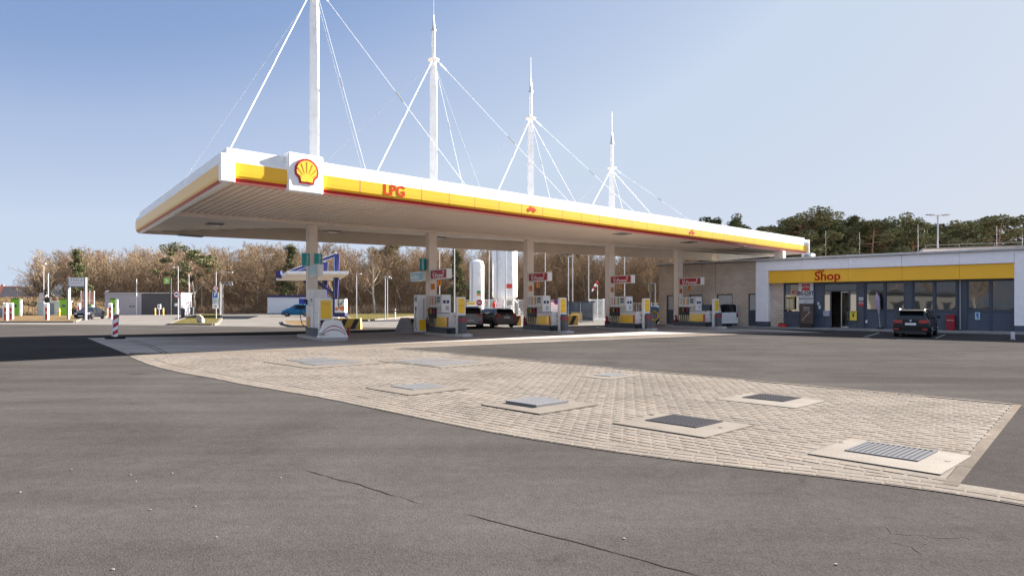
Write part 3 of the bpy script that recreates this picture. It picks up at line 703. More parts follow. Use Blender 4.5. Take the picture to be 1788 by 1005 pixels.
# ================================================================ PUMP ISLANDS
def placard(root_c, x, y, z, loc=None): pass
def island_base(c, lab, long=5.3, nose=True):
    t = thing('pump_island', lab, 'kerb island', (c.x,c.y,0), RZI, 'raised concrete pump islands')
    pts = [(-.9,-.55),(-.6,-.66),(long-.6,-.62),(long-.15,-.5),(long,-.2),(long,.45),(long-.15,.62),(-.6,.62),(-.9,.5)]
    mb = MB(CONCK); mb.slab(pts, .0, .14); mb.build('kerb', t, bevel=.015)
    if not nose: return t
    mb = MB(mat('white_block', (.55,.53,.50), .6, dirt=(.3,.27,.24), dscale=3)); mb.box(long-.5, long+.03, -.1, .4, .0, .17); mb.build('end_block', t, bevel=.015)
    return t
IL = ['raised concrete island under the LPG dispenser with a white blast guard on its tip','raised concrete island under the second column','raised concrete island under the third column','raised concrete island under the fourth column','raised concrete island under the fifth column']
for i, c in enumerate(COLS): island_base(c, IL[i], 4.55 if i else 4.85, i > 0)
NOZC = [(.55,.02,.02),(.02,.30,.08),(.75,.45,.03),(.02,.02,.02),(.65,.02,.1)]
def make_pump(c, lab):
    t = thing('fuel_pump', lab, 'fuel pump', (c.x,c.y,.14), RZI, 'fuel pumps with coloured nozzles')
    mb = MB(DGREY); mb.box(.32,3.32,-.36,.34,0,.33); mb.build('plinth', t, bevel=.01)
    mb = MB(WHITE); mb.box(.34,3.3,-.30,.30,.33,1.17); mb.build('cabinet', t, bevel=.02)
    mb = MB(YELL); mb.box(1.56,2.95,-.325,-.301,.36,.92); mb.build('yellow_panel', t, bevel=.008)
    mb = MB(RED); mb.box(2.955,3.10,-.325,-.301,.36,.92); mb.build('red_strip', t)
    mb = MB(GREY); mb.box(1.25,3.30,-.34,-.301,1.13,1.17); mb.build('shelf', t)
    mb = MB(WHITE); mb.box(.36,2.2,-.29,.29,1.17,2.2); mb.build('display_head', t, bevel=.02)
    cols = [(.75,.72,.66),(.70,.42,.30),(.80,.78,.7),(.55,.03,.05),(.85,.82,.75),(.80,.50,.05),(.04,.25,.08)]
    for k, cc in enumerate(cols):
        mb = MB(mat('grade_stripe_%d' % k, cc, .4)); x = .45+k*.145; mb.box(x,x+.085,-.305,-.291,1.62,2.12); mb.build('grade_stripe', t)
    mb = MB(LGREY); mb.box(1.52,1.98,-.305,-.291,1.68,2.12); d = mb.build('display_panel', t); mb = MB(SCREEN); mb.box(1.58,1.92,-.312,-.3055,1.95,2.06); mb.box(1.58,1.92,-.312,-.3055,1.78,1.88); mb.build('screen', d)
    mb = MB(mat('notice_pale', (.6,.55,.45), .5)); mb.box(1.55,1.75,-.300,-.291,1.25,1.5); mb.box(1.85,2.1,-.300,-.291,1.25,1.55); mb.build('notice', t)
    # end face screens
    for y in (-.13, .09):
        mb = MB(SCREEN); mb.box(2.201,2.212,y-.08,y+.08,1.70,1.88); mb.build('screen', t)
    mb = MB(LGREY); mb.box(2.201,2.208,-.05,.15,1.30,1.55); mb.build('keypad', t)
    # nozzle bank
    mb = MB(BLACK); mb.box(.42,1.5,-.36,-.301,.84,1.46); bk = mb.build('nozzle_bank', t, bevel=.01)
    for k in range(5):
        x = .54+k*.205; nz = MB(mat('nozzle_%d' % k, NOZC[k], .35))
        nz.tube([(x,-.40,1.24),(x+.02,-.46,1.30),(x+.07,-.46,1.38)], [.035,.04,.02], 6); nz.box(x-.03,x+.03,-.44,-.37,1.10,1.24); nz.build('nozzle', t)
        hs = MB(BLACK); hs.tube([(x,-.38,1.12),(x-.02,-.45,.95),(x-.03,-.47,.6),(x+.01,-.46,.40),(x+.06,-.44,.33),(x+.10,-.40,.42),(x+.11,-.37,.84)], .016, 5); hs.build('hose', t)
        bk2 = MB(mat('hose_back', (.72,.60,.30), .5)); bk2.box(x-.075,x+.075,-.318,-.301,.36,.83); bk2.build('hose_backing', t)
    # squeegee graphic / holder on the end face
    mb = MB(DGREY); mb.prism([(-.02,1.02),(.22,.86),(.22,.70),(.14,.80)], 0, .012, M=Matrix.Translation((3.301,0,0)) @ Matrix.Rotation(pi/2,4,'Z')); mb.build('nozzle_graphic', t)
    mb = MB(RED); mb.box(3.301,3.31,.05,.22,.58,.63); mb.build('red_mark', t)
    return t
PL = ['white fuel pump with yellow panel at the second column','white fuel pump with yellow panel at the third column','white fuel pump with yellow panel at the fourth column','white fuel pump with yellow panel at the fifth column']
pump = make_pump(COLS[1], PL[0])
def make_pylon(c):
    t = thing('payment_pylon', 'yellow fronted service pylon at the tip of the second island', 'pylon', (*LI(c,3.66,.2).xy,.14), RZI, 'yellow fronted service pylons')
    mb = MB(WCLEAN); mb.box(-.11,.11,-.26,.26,0,2.05); mb.build('case', t, bevel=.015)
    mb = MB(YELL); mb.box(.111,.125,-.2,.2,1.15,1.98); y = mb.build('yellow_front', t, bevel=.004)
    mb = MB(DGREY); mb.box(.126,.128,-.12,.12,1.86,1.875); mb.box(.126,.128,-.17,.17,1.56,1.58); mb.build('marking', y)
    return t
pyl = make_pylon(COLS[1])
def make_bin(c):
    t = thing('waste_bin', 'grey waste bin with red band at the second island', 'waste bin', (*LI(c,4.02,.14).xy,.14), RZI, 'grey waste bins on the pump islands')
    mb = MB(mat('bin_grey', (.10,.105,.115), .5)); mb.slab([(-.17,-.19),(.08,-.19),(.17,-.1),(.17,.14),(.08,.22),(-.17,.22)], 0, .98); mb.build('bin_body', t, bevel=.02)
    mb = MB(mat('bin_band', (.35,.03,.05), .4)); mb.slab([(-.175,-.195),(.083,-.195),(.176,-.103),(.176,.143),(.083,.226),(-.175,.226)], .70, .86); mb.build('red_band', t)
    mb = MB(BLACK); mb.slab([(-.16,-.17),(.08,-.17),(.15,-.1),(.15,.12),(.08,.19),(-.16,.19)], .981, 1.02); mb.build('lid', t)
    return t
bn_ = make_bin(COLS[1])
def make_ext(c):
    t = thing('fire_extinguisher', 'red fire extinguisher hung low on the second column', 'extinguisher', (*LI(c,.10,-.38).xy,.42), RZI, 'red fire extinguishers on the columns')
    mb = MB(mat('ext_red', (.42,.015,.03), .3)); mb.tube([(0,0,0),(0,0,.02),(0,0,.42),(0,0,.5)], [.08,.095,.095,.03], 12); mb.build('cylinder', t, smooth=True)
    mb = MB(BLACK); mb.box(-.03,.03,-.02,.02,.5,.56); mb.tube([(.03,0,.53),(.11,0,.45),(.11,0,.1)], .012, 5); mb.build('valve', t)
    mb = MB(WCLEAN); mb.box(-.03,.05,-.099,-.094,.2,.34); mb.build('label_sticker', t)
    return t
ext = make_ext(COLS[1])
def make_vp(c):
    t = thing('grade_sign', 'dusty pink lit sign box reading V-Power on the right of the second column', 'sign', (*LI(c,0,0).xy,3.27), RZI, 'red fuel grade sign boxes on the columns')
    mb = MB(WCLEAN); mb.box(.265,2.6,-.16,.16,0,.56); mb.build('sign_case', t, bevel=.01)
    mb = MB(REDS); mb.box(.34,2.5,-.175,-.161,.05,.51); p = mb.build('red_face', t)
    text('lettering', 'V-Power', .36, WCLEAN, p, TM(1.40,-.179,.2), .003, bold=.006, sx=1.25)
    text('lettering', 'Shell', .14, WCLEAN, p, TM(.78,-.179,.40), .002, sx=1.1)
    mb = MB(WCLEAN); mb.tube([(2.15,-.181,.39),(2.15,-.176,.39)], .07, 10); mb.build('emblem', p)
    return t
vp = make_vp(COLS[1])
def make_num(c, n, lab, x, y, z, g='orange number plates on the columns'):
    t = thing('number_plate', lab, 'number plate', (*LI(c,x,y).xy,z), RZI, g)
    mb = MB(ORANGE); mb.box(0,.02,-.13,.13,0,.36); mb.build('plate', t)
    text('numeral', str(n), .3, BLACK, t, TM(.024,0,.18,'+x'), .002)
    mb = MB(GALV); mb.box(-.03,0,-.02,.02,.10,.26); mb.build('bracket', t)
ORD = ['second','third','fourth','fifth']
for k in range(1, 5):
    c = COLS[k]
    if k > 1:
        dup(pump, (c.x,c.y,.14), label=PL[k-1])
        dup(pyl, (*LI(c,3.66,.2).xy,.14), label='yellow fronted service pylon at the tip of the %s island' % ORD[k-1])
        dup(bn_, (*LI(c,4.02,.14).xy,.14), label='grey waste bin with red band at the %s island' % ORD[k-1])
        dup(ext, (*LI(c,.10,-.38).xy,.42), label='red fire extinguisher hung low on the %s column' % ORD[k-1])
        dup(vp, (*c.xy,3.27), label='deep red sign box reading V-Power on the right of the %s column' % ORD[k-1])
    make_num(c, 2*k, 'orange plate with number %d on the front of the %s column' % (2*k, ORD[k-1]), .30, -.02, 2.66)
    make_num(c, 2*k-1, 'orange plate with number %d hanging under the red sign by the %s column' % (2*k-1, ORD[k-1]), 1.1, .05, 2.88)
# island 2 extra: AdBlue tower and its signs
c = COLS[1]
t = thing('additive_dispenser', 'slim white and yellow dispenser left of the second column', 'dispenser', (*LI(c,.15,-.78).xy,.14), RZI)
mb = MB(WHITE); mb.box(-.35,.3,-.26,.26,0,2.2); mb.build('cabinet', t, bevel=.02)
mb = MB(YELL); mb.box(.301,.312,-.2,.22,.1,.72); mb.build('yellow_panel', t); mb = MB(SCREEN); mb.box(-.22,.1,-.275,-.261,1.8,2.1); mb.build('screen', t)
mb = MB(LGREY); mb.box(.301,.306,.05,.15,.8,2.0); mb.build('side_stripe', t); mb = MB(BLACK); mb.tube([(.0,-.29,1.4),(.05,-.33,1.0),(.05,-.33,.3),(.2,-.3,.15)], .014, 5); mb.box(-.04,.04,-.31,-.261,1.3,1.5); mb.build('hose', t)
t = thing('fuel_sign', 'pale blue lit sign box reading AdBlue on the left of the second column', 'sign', (*LI(c,0,0).xy,3.2), RZI)
mb = MB(WCLEAN); mb.box(-2.1,-.1,-.52,-.265,0,.56); mb.build('sign_case', t, bevel=.01); mb = MB(LBLUE); mb.box(-2.02,-.12,-.535,-.521,.05,.51); p = mb.build('blue_face', t)
text('lettering', 'AdBlue', .36, WCLEAN, p, TM(-1.3,-.538,.25), .003, bold=.012, sx=1.25)
t = thing('upright_sign', 'dark teal upright sign on the left of the second column', 'sign', (*LI(c,0,0).xy,3.82), RZI)
mb = MB(TEAL); mb.box(-.3,-.27,-.62,-.1,0,.72); mb.box(-.22,.2,-.56,-.53,0,.72); mb.build('panel', t); text('lettering', 'AdBlue', .2, WCLEAN, t, TM(0,-.563,.36,'-y',pi/2), .002)
# island 1: LPG
c = COLS[0]
t = thing('gas_dispenser', 'tall white LPG dispenser cabinet with one black hose at the first column', 'dispenser', (c.x,c.y,.14), RZI)
mb = MB(WHITE); mb.box(.30,1.7,-.34,.34,.42,2.42); cab = mb.build('cabinet', t, bevel=.02)
mb = MB(WHITE); mb.box(1.705,2.6,-.30,.34,.42,2.0); mb.build('side_cabinet', t, bevel=.02)
mb = MB(DGREY); mb.box(.32,2.62,-.33,.33,0,.42); mb.build('plinth', t)
mb = MB(mat('orange_yellow', (.75,.36,.03), .4)); mb.box(.42,1.0,-.352,-.341,.45,1.0); mb.build('orange_panel', t)
mb = MB(GREY); mb.box(1.02,1.06,-.352,-.341,.45,1.0); mb.box(.32,1.69,-.346,-.341,1.58,1.6); mb.box(1.71,2.6,-.306,-.301,1.2,1.215); mb.box(1.0,1.012,-.346,-.341,1.02,2.38); mb.build('door_seam', t)
mb = MB(GREY)
for k in range(14): x = .45+random.random()*1.0; z = 1.65+random.random()*.6; mb.box(x,x+random.uniform(.03,.1),-.3435,-.3405,z,z+.012)
mb.build('small_print', t)
mb = MB(SCREEN); mb.box(1.15,1.5,-.352,-.341,1.75,1.95); mb.build('screen', t)
mb = MB(BLACK); mb.box(.33,.45,-.42,-.341,1.62,1.9); mb.tube([(.36,-.44,1.85),(.25,-.5,1.78)], [.04,.02], 6); mb.build('nozzle', t)
mb = MB(BLACK); mb.tube([(.28,-.46,1.75),(.1,-.6,1.5),(.0,-.62,1.0),(.1,-.55,.6),(.36,-.42,.42),(.5,-.36,.40)], .022, 6); mb.build('hose', t, smooth=True)
t = thing('service_pylon', 'yellow fronted pylon with dark red foot behind the white blast guard', 'pylon', (*LI(c,3.15,-.10).xy,.14), RZI)
mb = MB(WCLEAN); mb.box(-.11,.11,-.34,.34,0,1.92); mb.build('case', t, bevel=.015); mb = MB(YELL); mb.box(.111,.125,-.27,.27,.92,1.84); p = mb.build('yellow_front', t)
mb = MB(DGREY); mb.box(.1255,.128,-.18,.2,1.66,1.675); mb.build('marking', p); mb = MB(mat('maroon', (.20,.02,.04), .4)); mb.box(.111,.2,-.27,.30,.42,.72); mb.build('red_foot', t); mb = MB(BLACK); mb.box(.111,.2,-.27,.30,.73,.85); mb.build('dark_lid', t)
t = thing('blast_guard', 'white trapezoid impact guard with red arcs on the tip of the first island', 'barrier', (*LI(c,3.95,.05).xy,.14), RZI)
# faces the lane end: wide along y
RF = Matrix.Rotation(pi/2,4,'Z')
mb = MB(WHITE); mb.prism([(-.76,0),(-.70,.08),(-.40,.80),(-.28,.86),(.28,.86),(.38,.80),(.70,.08),(.76,0)], -.22, .22, M=RF); mb.build('guard', t, bevel=.03)
mb = MB(mat('arc_red', (.30,.015,.03), .4))
for (z0, h, w0) in ((.28,.28,.62),(.12,.26,.70)):
    for k in range(14):
        a = -1+2*k/14; b = -1+2*(k+1)/14; za = z0+h*(1-a*a); zb = z0+h*(1-b*b); xa = a*w0*(1-.35*(1-a*a)*0)*.86; xb = b*w0*.86
        mb.add([(.223,xa,za),(.223,xb,zb),(.223,xb,zb+.045),(.223,xa,za+.045)], [(0,1,2,3)])
mb.build('arc', t); mb = MB(GREY)
for k in range(6): a = k*pi/6; mb.prism([(-.62,.12),(-.62+.22*cos(a),.12+.16*sin(a)),(-.62+.22*cos(a+.3),.12+.16*sin(a+.3))], -.224, -.2215, M=RF)
mb.build('scuffed_star', t)
mb = MB(RED); mb.box(-.18,.18,.78,.81,.0,.5); mb.build('side_reflector', t)
for k, (x0, lab) in enumerate(((-.40,'left dark teal upright sign reading Autogas on the first column'),(.35,'right dark teal upright sign reading Autogas on the first column'))):
    t = thing('upright_sign', lab, 'sign', (*LI(c,0,0).xy,3.85), RZI)
    y0, y1 = (-.62,-.16) if k == 0 else (.02,.50)
    xx = .28 if k == 0 else .30
    mb = MB(WCLEAN); mb.box(xx,xx+.03,y0,y1,-.02,.68); mb.build('frame', t); mb = MB(TEAL); mb.box(xx+.031,xx+.036,y0+.02,y1-.02,0,.66); p = mb.build('teal_face', t); text('lettering', 'Autogas', .17, WCLEAN, p, TM(xx+.04,(y0+y1)/2+.06,.33,'+x',pi/2), .002)
t = thing('fuel_sign', 'pale blue lit sign box reading LPG Autogas on the first column', 'sign', (*LI(c,0,0).xy,3.25), RZI)
mb = MB(WCLEAN); mb.box(.55,2.1,-.28,.0,0,.60); mb.box(2.22,2.28,-.25,.0,0,.58); mb.build('sign_case', t, bevel=.01); mb = MB(mat('pale_blue_face', (.25,.55,.62), .35)); mb.box(.6,2.04,-.296,-.281,.05,.55); p = mb.build('blue_face', t)
text('lettering', 'LPG', .22, WCLEAN, p, TM(.95,-.30,.40), .003); text('lettering', 'Autogas', .26, WCLEAN, p, TM(1.28,-.30,.18), .003, sx=1.1)
# concrete barriers between the lanes
def barrier(px, py, wpx, lab, striped=False, h=.78, rz=0., cat='barrier', group='concrete barriers'):
    g = G(px, py); w = wpx/F*g.y; t = thing('concrete_barrier', lab, cat, (g.x,g.y,0), rz, group)
    base = mat('barrier_yellow', (.60,.38,.07), .6, dirt=(.4,.28,.1), dscale=3) if striped else CONCD
    mb = MB(base); k = .38 if not striped else .02
    mb.prism([(-w/2,0),(-w/2,.08),(-w/2+w*k*.75,h*.93),(-w/2+w*k*.85,h),(w/2-w*k*.85,h),(w/2-w*k*.75,h*.93),(w/2,.08),(w/2,0)], -.25, .25); b = mb.build('barrier_body', t, bevel=.015)
    if striped:
        mb = MB(BLACK); n = max(1, int(w/.8))
        for x0 in ((-.62, .22) if w > 1.5 else (-.2,)):
            x1 = x0+.34; tp = .36
            if x1+tp < w/2+.1: mb.prism([(x0,.0),(x1,.0),(x1+tp,h-.02),(x0+tp,h-.02)], -.256, -.251)
        mb.build('black_stripe', t)
    return t
barrier(607, 574.3, 48, 'yellow and black striped concrete barrier right of the white blast guard', True, .78)
barrier(707, 582.6, 36, 'plain grey trapezoid concrete barrier left of the second island', False, .98)
barrier(714, 574, 26, 'yellow and black striped barrier mostly hidden behind the grey one', True, .78)
barrier(899, 568, 22, 'yellow and black striped barrier beside the dark estate car', True, .85)
barrier(997, 567, 24, 'yellow and black striped barrier in front of the glass shelter', True, .85)

# queue of small fittings that make the pumps read as used: hanging paper-towel boxes and bucket at each island
for k in range(1, 5):
    c = COLS[k]; od = ORD[k-1]
    t = thing('towel_dispenser', 'small blue and white towel dispenser on the front of the %s column' % od, 'dispenser', (*LI(c,.275,.06).xy,1.95), RZI, 'towel dispensers on the columns')
    mb = MB(WCLEAN); mb.box(0,.14,-.12,.12,0,.3); mb.build('case', t, bevel=.02); mb = MB(SIGNBLUE); mb.box(.141,.145,-.09,.09,.17,.27); mb.build('front_mark', t)
    t = thing('wash_bucket', 'dark wash bucket with squeegee beside the bin of the %s island' % od, 'bucket', (*LI(c,3.45,-.44).xy,.14), RZI, 'wash buckets on the pump islands')
    mb = MB(BLACK); mb.tube([(0,0,0),(0,0,.28)], [.10,.14], 12); mb.build('bucket_body', t, smooth=True); mb = MB(GREY); mb.tube([(.02,0,.1),(-.05,0,.55)], .012, 5); mb.box(-.12,.02,-.015,.015,.54,.58); mb.build('squeegee', t)
# ================================================================ SHOP BUILDING
L0 = Vector((12.5,57.7,0)); FX = Vector((.7474,-.6644,0)); FY = Vector((.6644,.7474,0)); RZF = atan2(FX.y, FX.x)
def ft(px): k = (px-CX)/F; return (k*L0.y-L0.x)/(FX.x-k*FX.y)
def fd(px): return L0.y+FX.y*ft(px)
def fz(px, py): return H(py, fd(px))
shop = thing('shop_building', 'long low filling station shop with grey brick end and white framed yellow front', 'building', (L0.x,L0.y,0), RZF)
def sp(mb, name, parent=None, **k): return mb.build(name, parent or shop, **k)
def wall_holes(mb, t0, t1, z0, z1, holes, y0, y1, m):
    xs = sorted(set([t0,t1]+[h[0] for h in holes]+[h[1] for h in holes]))
    for a, b in zip(xs, xs[1:]):
        hs = sorted([(h[2],h[3]) for h in holes if h[0] <= a+1e-6 and h[1] >= b-1e-6]); z = z0
        for p, q in hs:
            if p > z+1e-4: mb.box(a,b,y0,y1,z,p,m)
            z = q
        if z < z1-1e-4: mb.box(a,b,y0,y1,z,z1,m)
TP0, TP1, TQ0 = ft(1323.6), ft(1345.5), ft(1772.5); TEND = TQ0+6
HT, YT, YB = 5.05, 4.30, 3.37
# brick end
bw = [(1163.8,1176,.14,2.55,'d'),(1203,1226.6,.95,2.58,'w'),(1251,1279,.95,2.6,'w'),(1306.5,1323.5,.14,2.62,'d')]
holes = [(ft(a),ft(b),z0,z1) for a,b,z0,z1,_ in bw]
mb = MB(BRICK); wall_holes(mb, 0, TP0, 0, HT, holes, 0, .3, BRICK); sp(mb, 'brick_wall')
mb = MB(BRICK); mb.box(0,.3,.3,12,0,HT); mb.box(.3,TEND,11.7,12,0,HT); mb.box(TEND-.3,TEND,.3,11.7,0,HT); sp(mb, 'rear_wall')
mb = MB(LGREY); mb.box(-.06,0,-.03,.1,0,HT+.5); sp(mb, 'corner_trim')
BLIND = mat('white_blind', (.62,.62,.60), .5, var=.08, vscale=8)
for (a,b,z0,z1,k),h in zip(bw, holes):
    mb = MB(PANEL); t0, t1 = h[0], h[1]; f_ = .07
    mb.box(t0,t0+f_,.10,.2,z0,z1); mb.box(t1-f_,t1,.10,.2,z0,z1); mb.box(t0+f_,t1-f_,.10,.2,z1-f_,z1); mb.box(t0+f_,t1-f_,.10,.2,z0,z0+f_)
    fr = sp(mb, 'door' if k == 'd' else 'window')
    mid = 1.05 if k == 'd' else z0
    if k == 'd': mb = MB(PANEL); mb.box(t0+f_,t1-f_,.13,.18,z0+f_,mid+.3); mb.build('door_panel', fr); mid += .3
    mb = MB(BLIND)
    n = 12; 
    for i in range(n): za = max(mid, z0+f_)+i*(z1-f_-max(mid, z0+f_))/n; zb_ = za+(z1-f_-max(mid, z0+f_))/n; mb.add([(t0+f_,.165,za),(t1-f_,.165,za),(t1-f_,.15,zb_),(t0+f_,.15,zb_)], [(0,1,2,3)])
    mb.build('blind', fr)
    mb = MB(BLACK); mb.box(t0,t1,.22,.29,z0,z1); mb.build('backing', fr)
# brick relief seams
mb = MB(JOINT)
for px in (1226, 1249.5): mb.box(ft(px)-.01, ft(px)+.01, -.003, 0, 2.62 if px > 1226 else 2.6, HT)
sp(mb, 'movement_joint')
# white portal with yellow fascia
mb = MB(WCLEAN); 
segs = [TP0]+[ft(1345.5+i*0) for i in range(0)]
js = [TP0, ft(1404.5), ft(1484.6), ft(1577), ft(1677), TQ0, TEND]
for a, b in zip(js, js[1:]): mb.box(a+.008, b-.008, -.45, -.02, YT, HT)
mb.box(TP0, TP1, -.45, -.02, .50, YT-.006); mb.box(TQ0, TEND, -.45, -.02, .50, YT-.006)
PORT = mat('portal_white', (.90,.88,.91), .4, var=.04, dirt=(.84,.83,.85), dscale=.6); mb.mats[0] = PORT
sp(mb, 'white_portal')
mb = MB(PANEL); mb.box(TP0+.02, TP1-.02, -.43, -.02, .0, .495); mb.box(TQ0+.02, TEND-.02, -.43, -.02, .0, .495); sp(mb, 'portal_plinth')
mb = MB(mat('shop_yellow', (.95,.50,.02), .35, var=.04, vscale=.5)); 
for a, b in zip([TP1]+js[1:5], js[1:5]+[TQ0]): mb.box(a+.006, b-.006, -.36, -.02, YB, YT-.01)
yf = sp(mb, 'yellow_fascia')
k = ft(1447.5); text('lettering', 'Shop', .86, mat('shop_red', (.50,.03,.015), .6, spec=.05), yf, TM(k, -.372, fz(1447.5,482)-.02, '-y'), .01, bold=.016, sx=1.02)
text('lettering', 'Shell', .24, MATS['shop_red'], yf, TM(ft(1436.5), -.368, fz(1436,473.3), '-y'), .006, bold=.005)
mb = MB(ROOFM); mb.box(-.15, TEND+.2, -.55, 12.1, HT+.004, HT+.09); sp(mb, 'roof')
mb = MB(GALV); mb.box(-.15, TEND+.2, -.60, -.552, HT+.02, HT+.16); sp(mb, 'roof_edge')
# recessed shop front
bays = []   # windows (px0,px1)
WZ0, WZ1 = 1.42, 3.26
wins = [(1511.5,1542.5),(1546,1578.5),(1595,1629),(1633,1669),(1689.5,1727.5),(1731.5,1772)]
hol = [(ft(a), ft(b), WZ0, WZ1) for a, b in wins]
d0, d1 = ft(1436), ft(1496.5)
hol.append((d0, d1, .13, WZ1))
lw0, lw1 = ft(1369.5), ft(1394.5); hol.append((lw0, lw1, 1.25, WZ1))
mb = MB(PANEL)
tb = ft(1368); wall_holes(mb, tb, TQ0, 0, YB+.3, hol, .12, .35, PANEL)
sp(mb, 'panel_wall')
mb = MB(BRICK); mb.box(TP1, tb, -.005, .35, 0, YB+.3); sp(mb, 'brick_pier')
mb = MB(BLACK); mb.box(tb, TQ0, .352, .36, 0, .02); 
# mullions, raised seams and columns of the front
mb = MB(mat('mullion_grey', (.05,.065,.095), .4))
for px in (1503,1586,1680): mb.box(ft(px)-.20, ft(px)+.20, .03, .119, .13, YB)
for px in (1544.2,1631,1729.5,1545): mb.box(ft(px)-.05, ft(px)+.05, .06, .119, .13, YB)
for px in (1510.3,1580,1593,1671,1687.5): mb.box(ft(px)-.03, ft(px)+.03, .05, .119, .13, YB)
mb.box(ft(1511), TQ0, .075, .119, WZ0-.10, WZ0); mb.box(tb, ft(1436), .075, .119, .95, 1.02)
sp(mb, 'mullion')
mb = MB(GREY); mb.cyl(ft(1677), -.06, .2, YB, .05, 10); sp(mb, 'downpipe')
def winmat(name, col, r): return glassmat(name, col, r)
for i, (a, b) in enumerate(wins):
    t0, t1 = ft(a), ft(b); mb = MB(MATS['mullion_grey']); f_ = .045
    mb.box(t0,t0+f_,.13,.22,WZ0,WZ1); mb.box(t1-f_,t1,.13,.22,WZ0,WZ1); mb.box(t0+f_,t1-f_,.13,.22,WZ1-f_,WZ1); mb.box(t0+f_,t1-f_,.13,.22,WZ0,WZ0+f_); fr = sp(mb, 'window')
    # slightly bowed pane, as the warped reflections in the photo show
    mb = MB(WGLASS); n = 8; vs = []; fs = []
    for j in range(n+1):
        for l_ in range(n+1):
            u = j/n; v = l_/n; vs.append((t0+f_+u*(t1-t0-2*f_), .17+[.0012,.002,.0008,.0015,.001,.002][i]*sin(pi*u)*sin(pi*v), WZ0+f_+v*(WZ1-WZ0-2*f_)))
    for j in range(n):
        for l_ in range(n): fs.append((j*(n+1)+l_, (j+1)*(n+1)+l_, (j+1)*(n+1)+l_+1, j*(n+1)+l_+1))
    mb.add(vs, fs); mb.build('pane', fr, smooth=True)
# left window with posters behind
mb = MB(WGLASS); mb.box(lw0+.02,lw1-.02,.2,.21,1.27,WZ1-.02); sp(mb, 'pane')
def poster(name, px0, px1, py0, py1, m, lab, cat, y=.05, th=.03, items=None, group=None):
    t0, t1 = ft(px0), ft(px1); pm = (px0+px1)/2; z0, z1 = fz(pm, py1), fz(pm, py0); c = L0+FX*((t0+t1)/2)+FY*y
    t = thing(name, lab, cat, (c.x,c.y,z0), RZF, group); mb = MB(m); w = (t1-t0)/2; h = z1-z0; mb.box(-w,w,-th/2,th/2,0,h); b = mb.build('panel', t, bevel=.004)
    for (nm, u0,u1,v0,v1,mm) in (items or []):
        mb = MB(mm); mb.box(-w+2*w*u0, -w+2*w*u1, -th/2-.006, -th/2-.001, h*v0, h*v1); mb.build(nm, t)
    return t, w, h, th
NOTE = mat('paper_white', (.66,.66,.68), .5); PAPY = mat('paper_yellow', (.78,.60,.05), .5); PAPC = mat('paper_cream', (.60,.52,.36), .5); TXT = mat('ink', (.07,.06,.07), .6)
poster('wall_poster', 1380.5, 1394, 496.5, 517, PAPC, 'cream poster with red lower block left of the restaurant board', 'poster', .10, items=[('red_block',.12,.95,.2,.5,RED),('paper',.35,.85,.27,.43,NOTE),('print_line',.1,.9,.62,.65,TXT),('print_line',.1,.8,.74,.77,TXT)])
poster('notice_case', 1371.5, 1387, 517.5, 540, mat('case_gold', (.45,.33,.12), .4), 'brass framed notice case with cream sheets low beside the brick pier', 'notice case', .02, .1, items=[('sheet',.12,.44,.12,.80,PAPC),('sheet',.54,.86,.12,.80,PAPC),('heading',.12,.86,.84,.92,mat('case_dark',(.2,.12,.03),.5))])
t, w, h, th = poster('restaurant_board', 1394.5, 1420.5, 493.2, 540, mat('board_white', (.62,.62,.63), .5), 'tall white board with a red logo over the words BS-OST', 'sign board', -.02, .05, items=[('red_logo',.22,.78,.70,.95,RED)])
text('lettering', 'BS-OST', .38, TXT, t, TM(0,-.032,h*.60), .002, bold=.016, sx=.95); text('lettering', 'CAFE', .16, TXT, t, TM(0,-.032,h*.50), .002, sx=1.3); text('lettering', 'Restaurant', .22, TXT, t, TM(0,-.032,h*.41), .002, bold=.003)
mb = MB(NOTE)
for k_, (u, v, a) in enumerate([(-.36,.80,.6),(-.22,.82,1.2),(-.08,.84,.9),(.06,.85,1.2),(.18,.83,.5),(.30,.80,.9)]):
    mb.box(-.07,.07,-.036,-.033,-.02,.02, M=Matrix.Translation((u,0,h*v)) @ Matrix.Rotation(-a,4,'Y'))
mb.build('logo_script', t)
mb = MB(TXT); mb.box(-.12,.05,-.030,-.026,h*.25,h*.27); mb.box(.0,.14,-.030,-.026,h*.30,h*.31); mb.build('small_print', t)
poster('small_notice', 1426.5, 1430, 527, 532, NOTE, 'upper small white notice left of the shop door', 'notice', .08, .02); poster('small_notice', 1428.5, 1432.5, 532.8, 539, NOTE, 'lower small white notice left of the shop door', 'notice', .08, .02)
poster('small_notice', 1499.5, 1507.5, 518.8, 524.3, NOTE, 'white notice on the grey column right of the shop door', 'notice', -.0, .02, items=[('print_line',.1,.9,.4,.6,TXT)])
poster('red_notice', 1498.8, 1508, 526.2, 534, mat('notice_red', (.50,.05,.04), .5), 'red lettered white notice on the grey column right of the shop door', 'notice', -.0, .02, items=[('red_block',.08,.92,.55,.9,NOTE),('print_line',.15,.85,.62,.82,RED)])
poster('yellow_poster', 1484, 1496.2, 542.5, 559, PAPY, 'yellow poster with black figure at the right of the shop door', 'poster', -.02, .02, items=[('black_figure',.38,.62,.35,.75,TXT),('print_line',.1,.9,.86,.92,TXT)])
poster('door_poster', 1436.8, 1447.8, 542, 551.7, mat('paper_lilac', (.40,.40,.50), .5), 'pale lilac poster under the glass left of the shop door', 'poster', .08, .02)
poster('parking_sign', 1702.2, 1711, 544.8, 557.8, mat('paper_blue', (.42,.58,.68), .4), 'small pale blue parking disc sign under the right hand windows', 'sign', .06, .02, items=[('blue_symbol',.25,.7,.45,.88,SIGNBLUE),('dark_mark',.45,.7,.15,.4,TXT)])
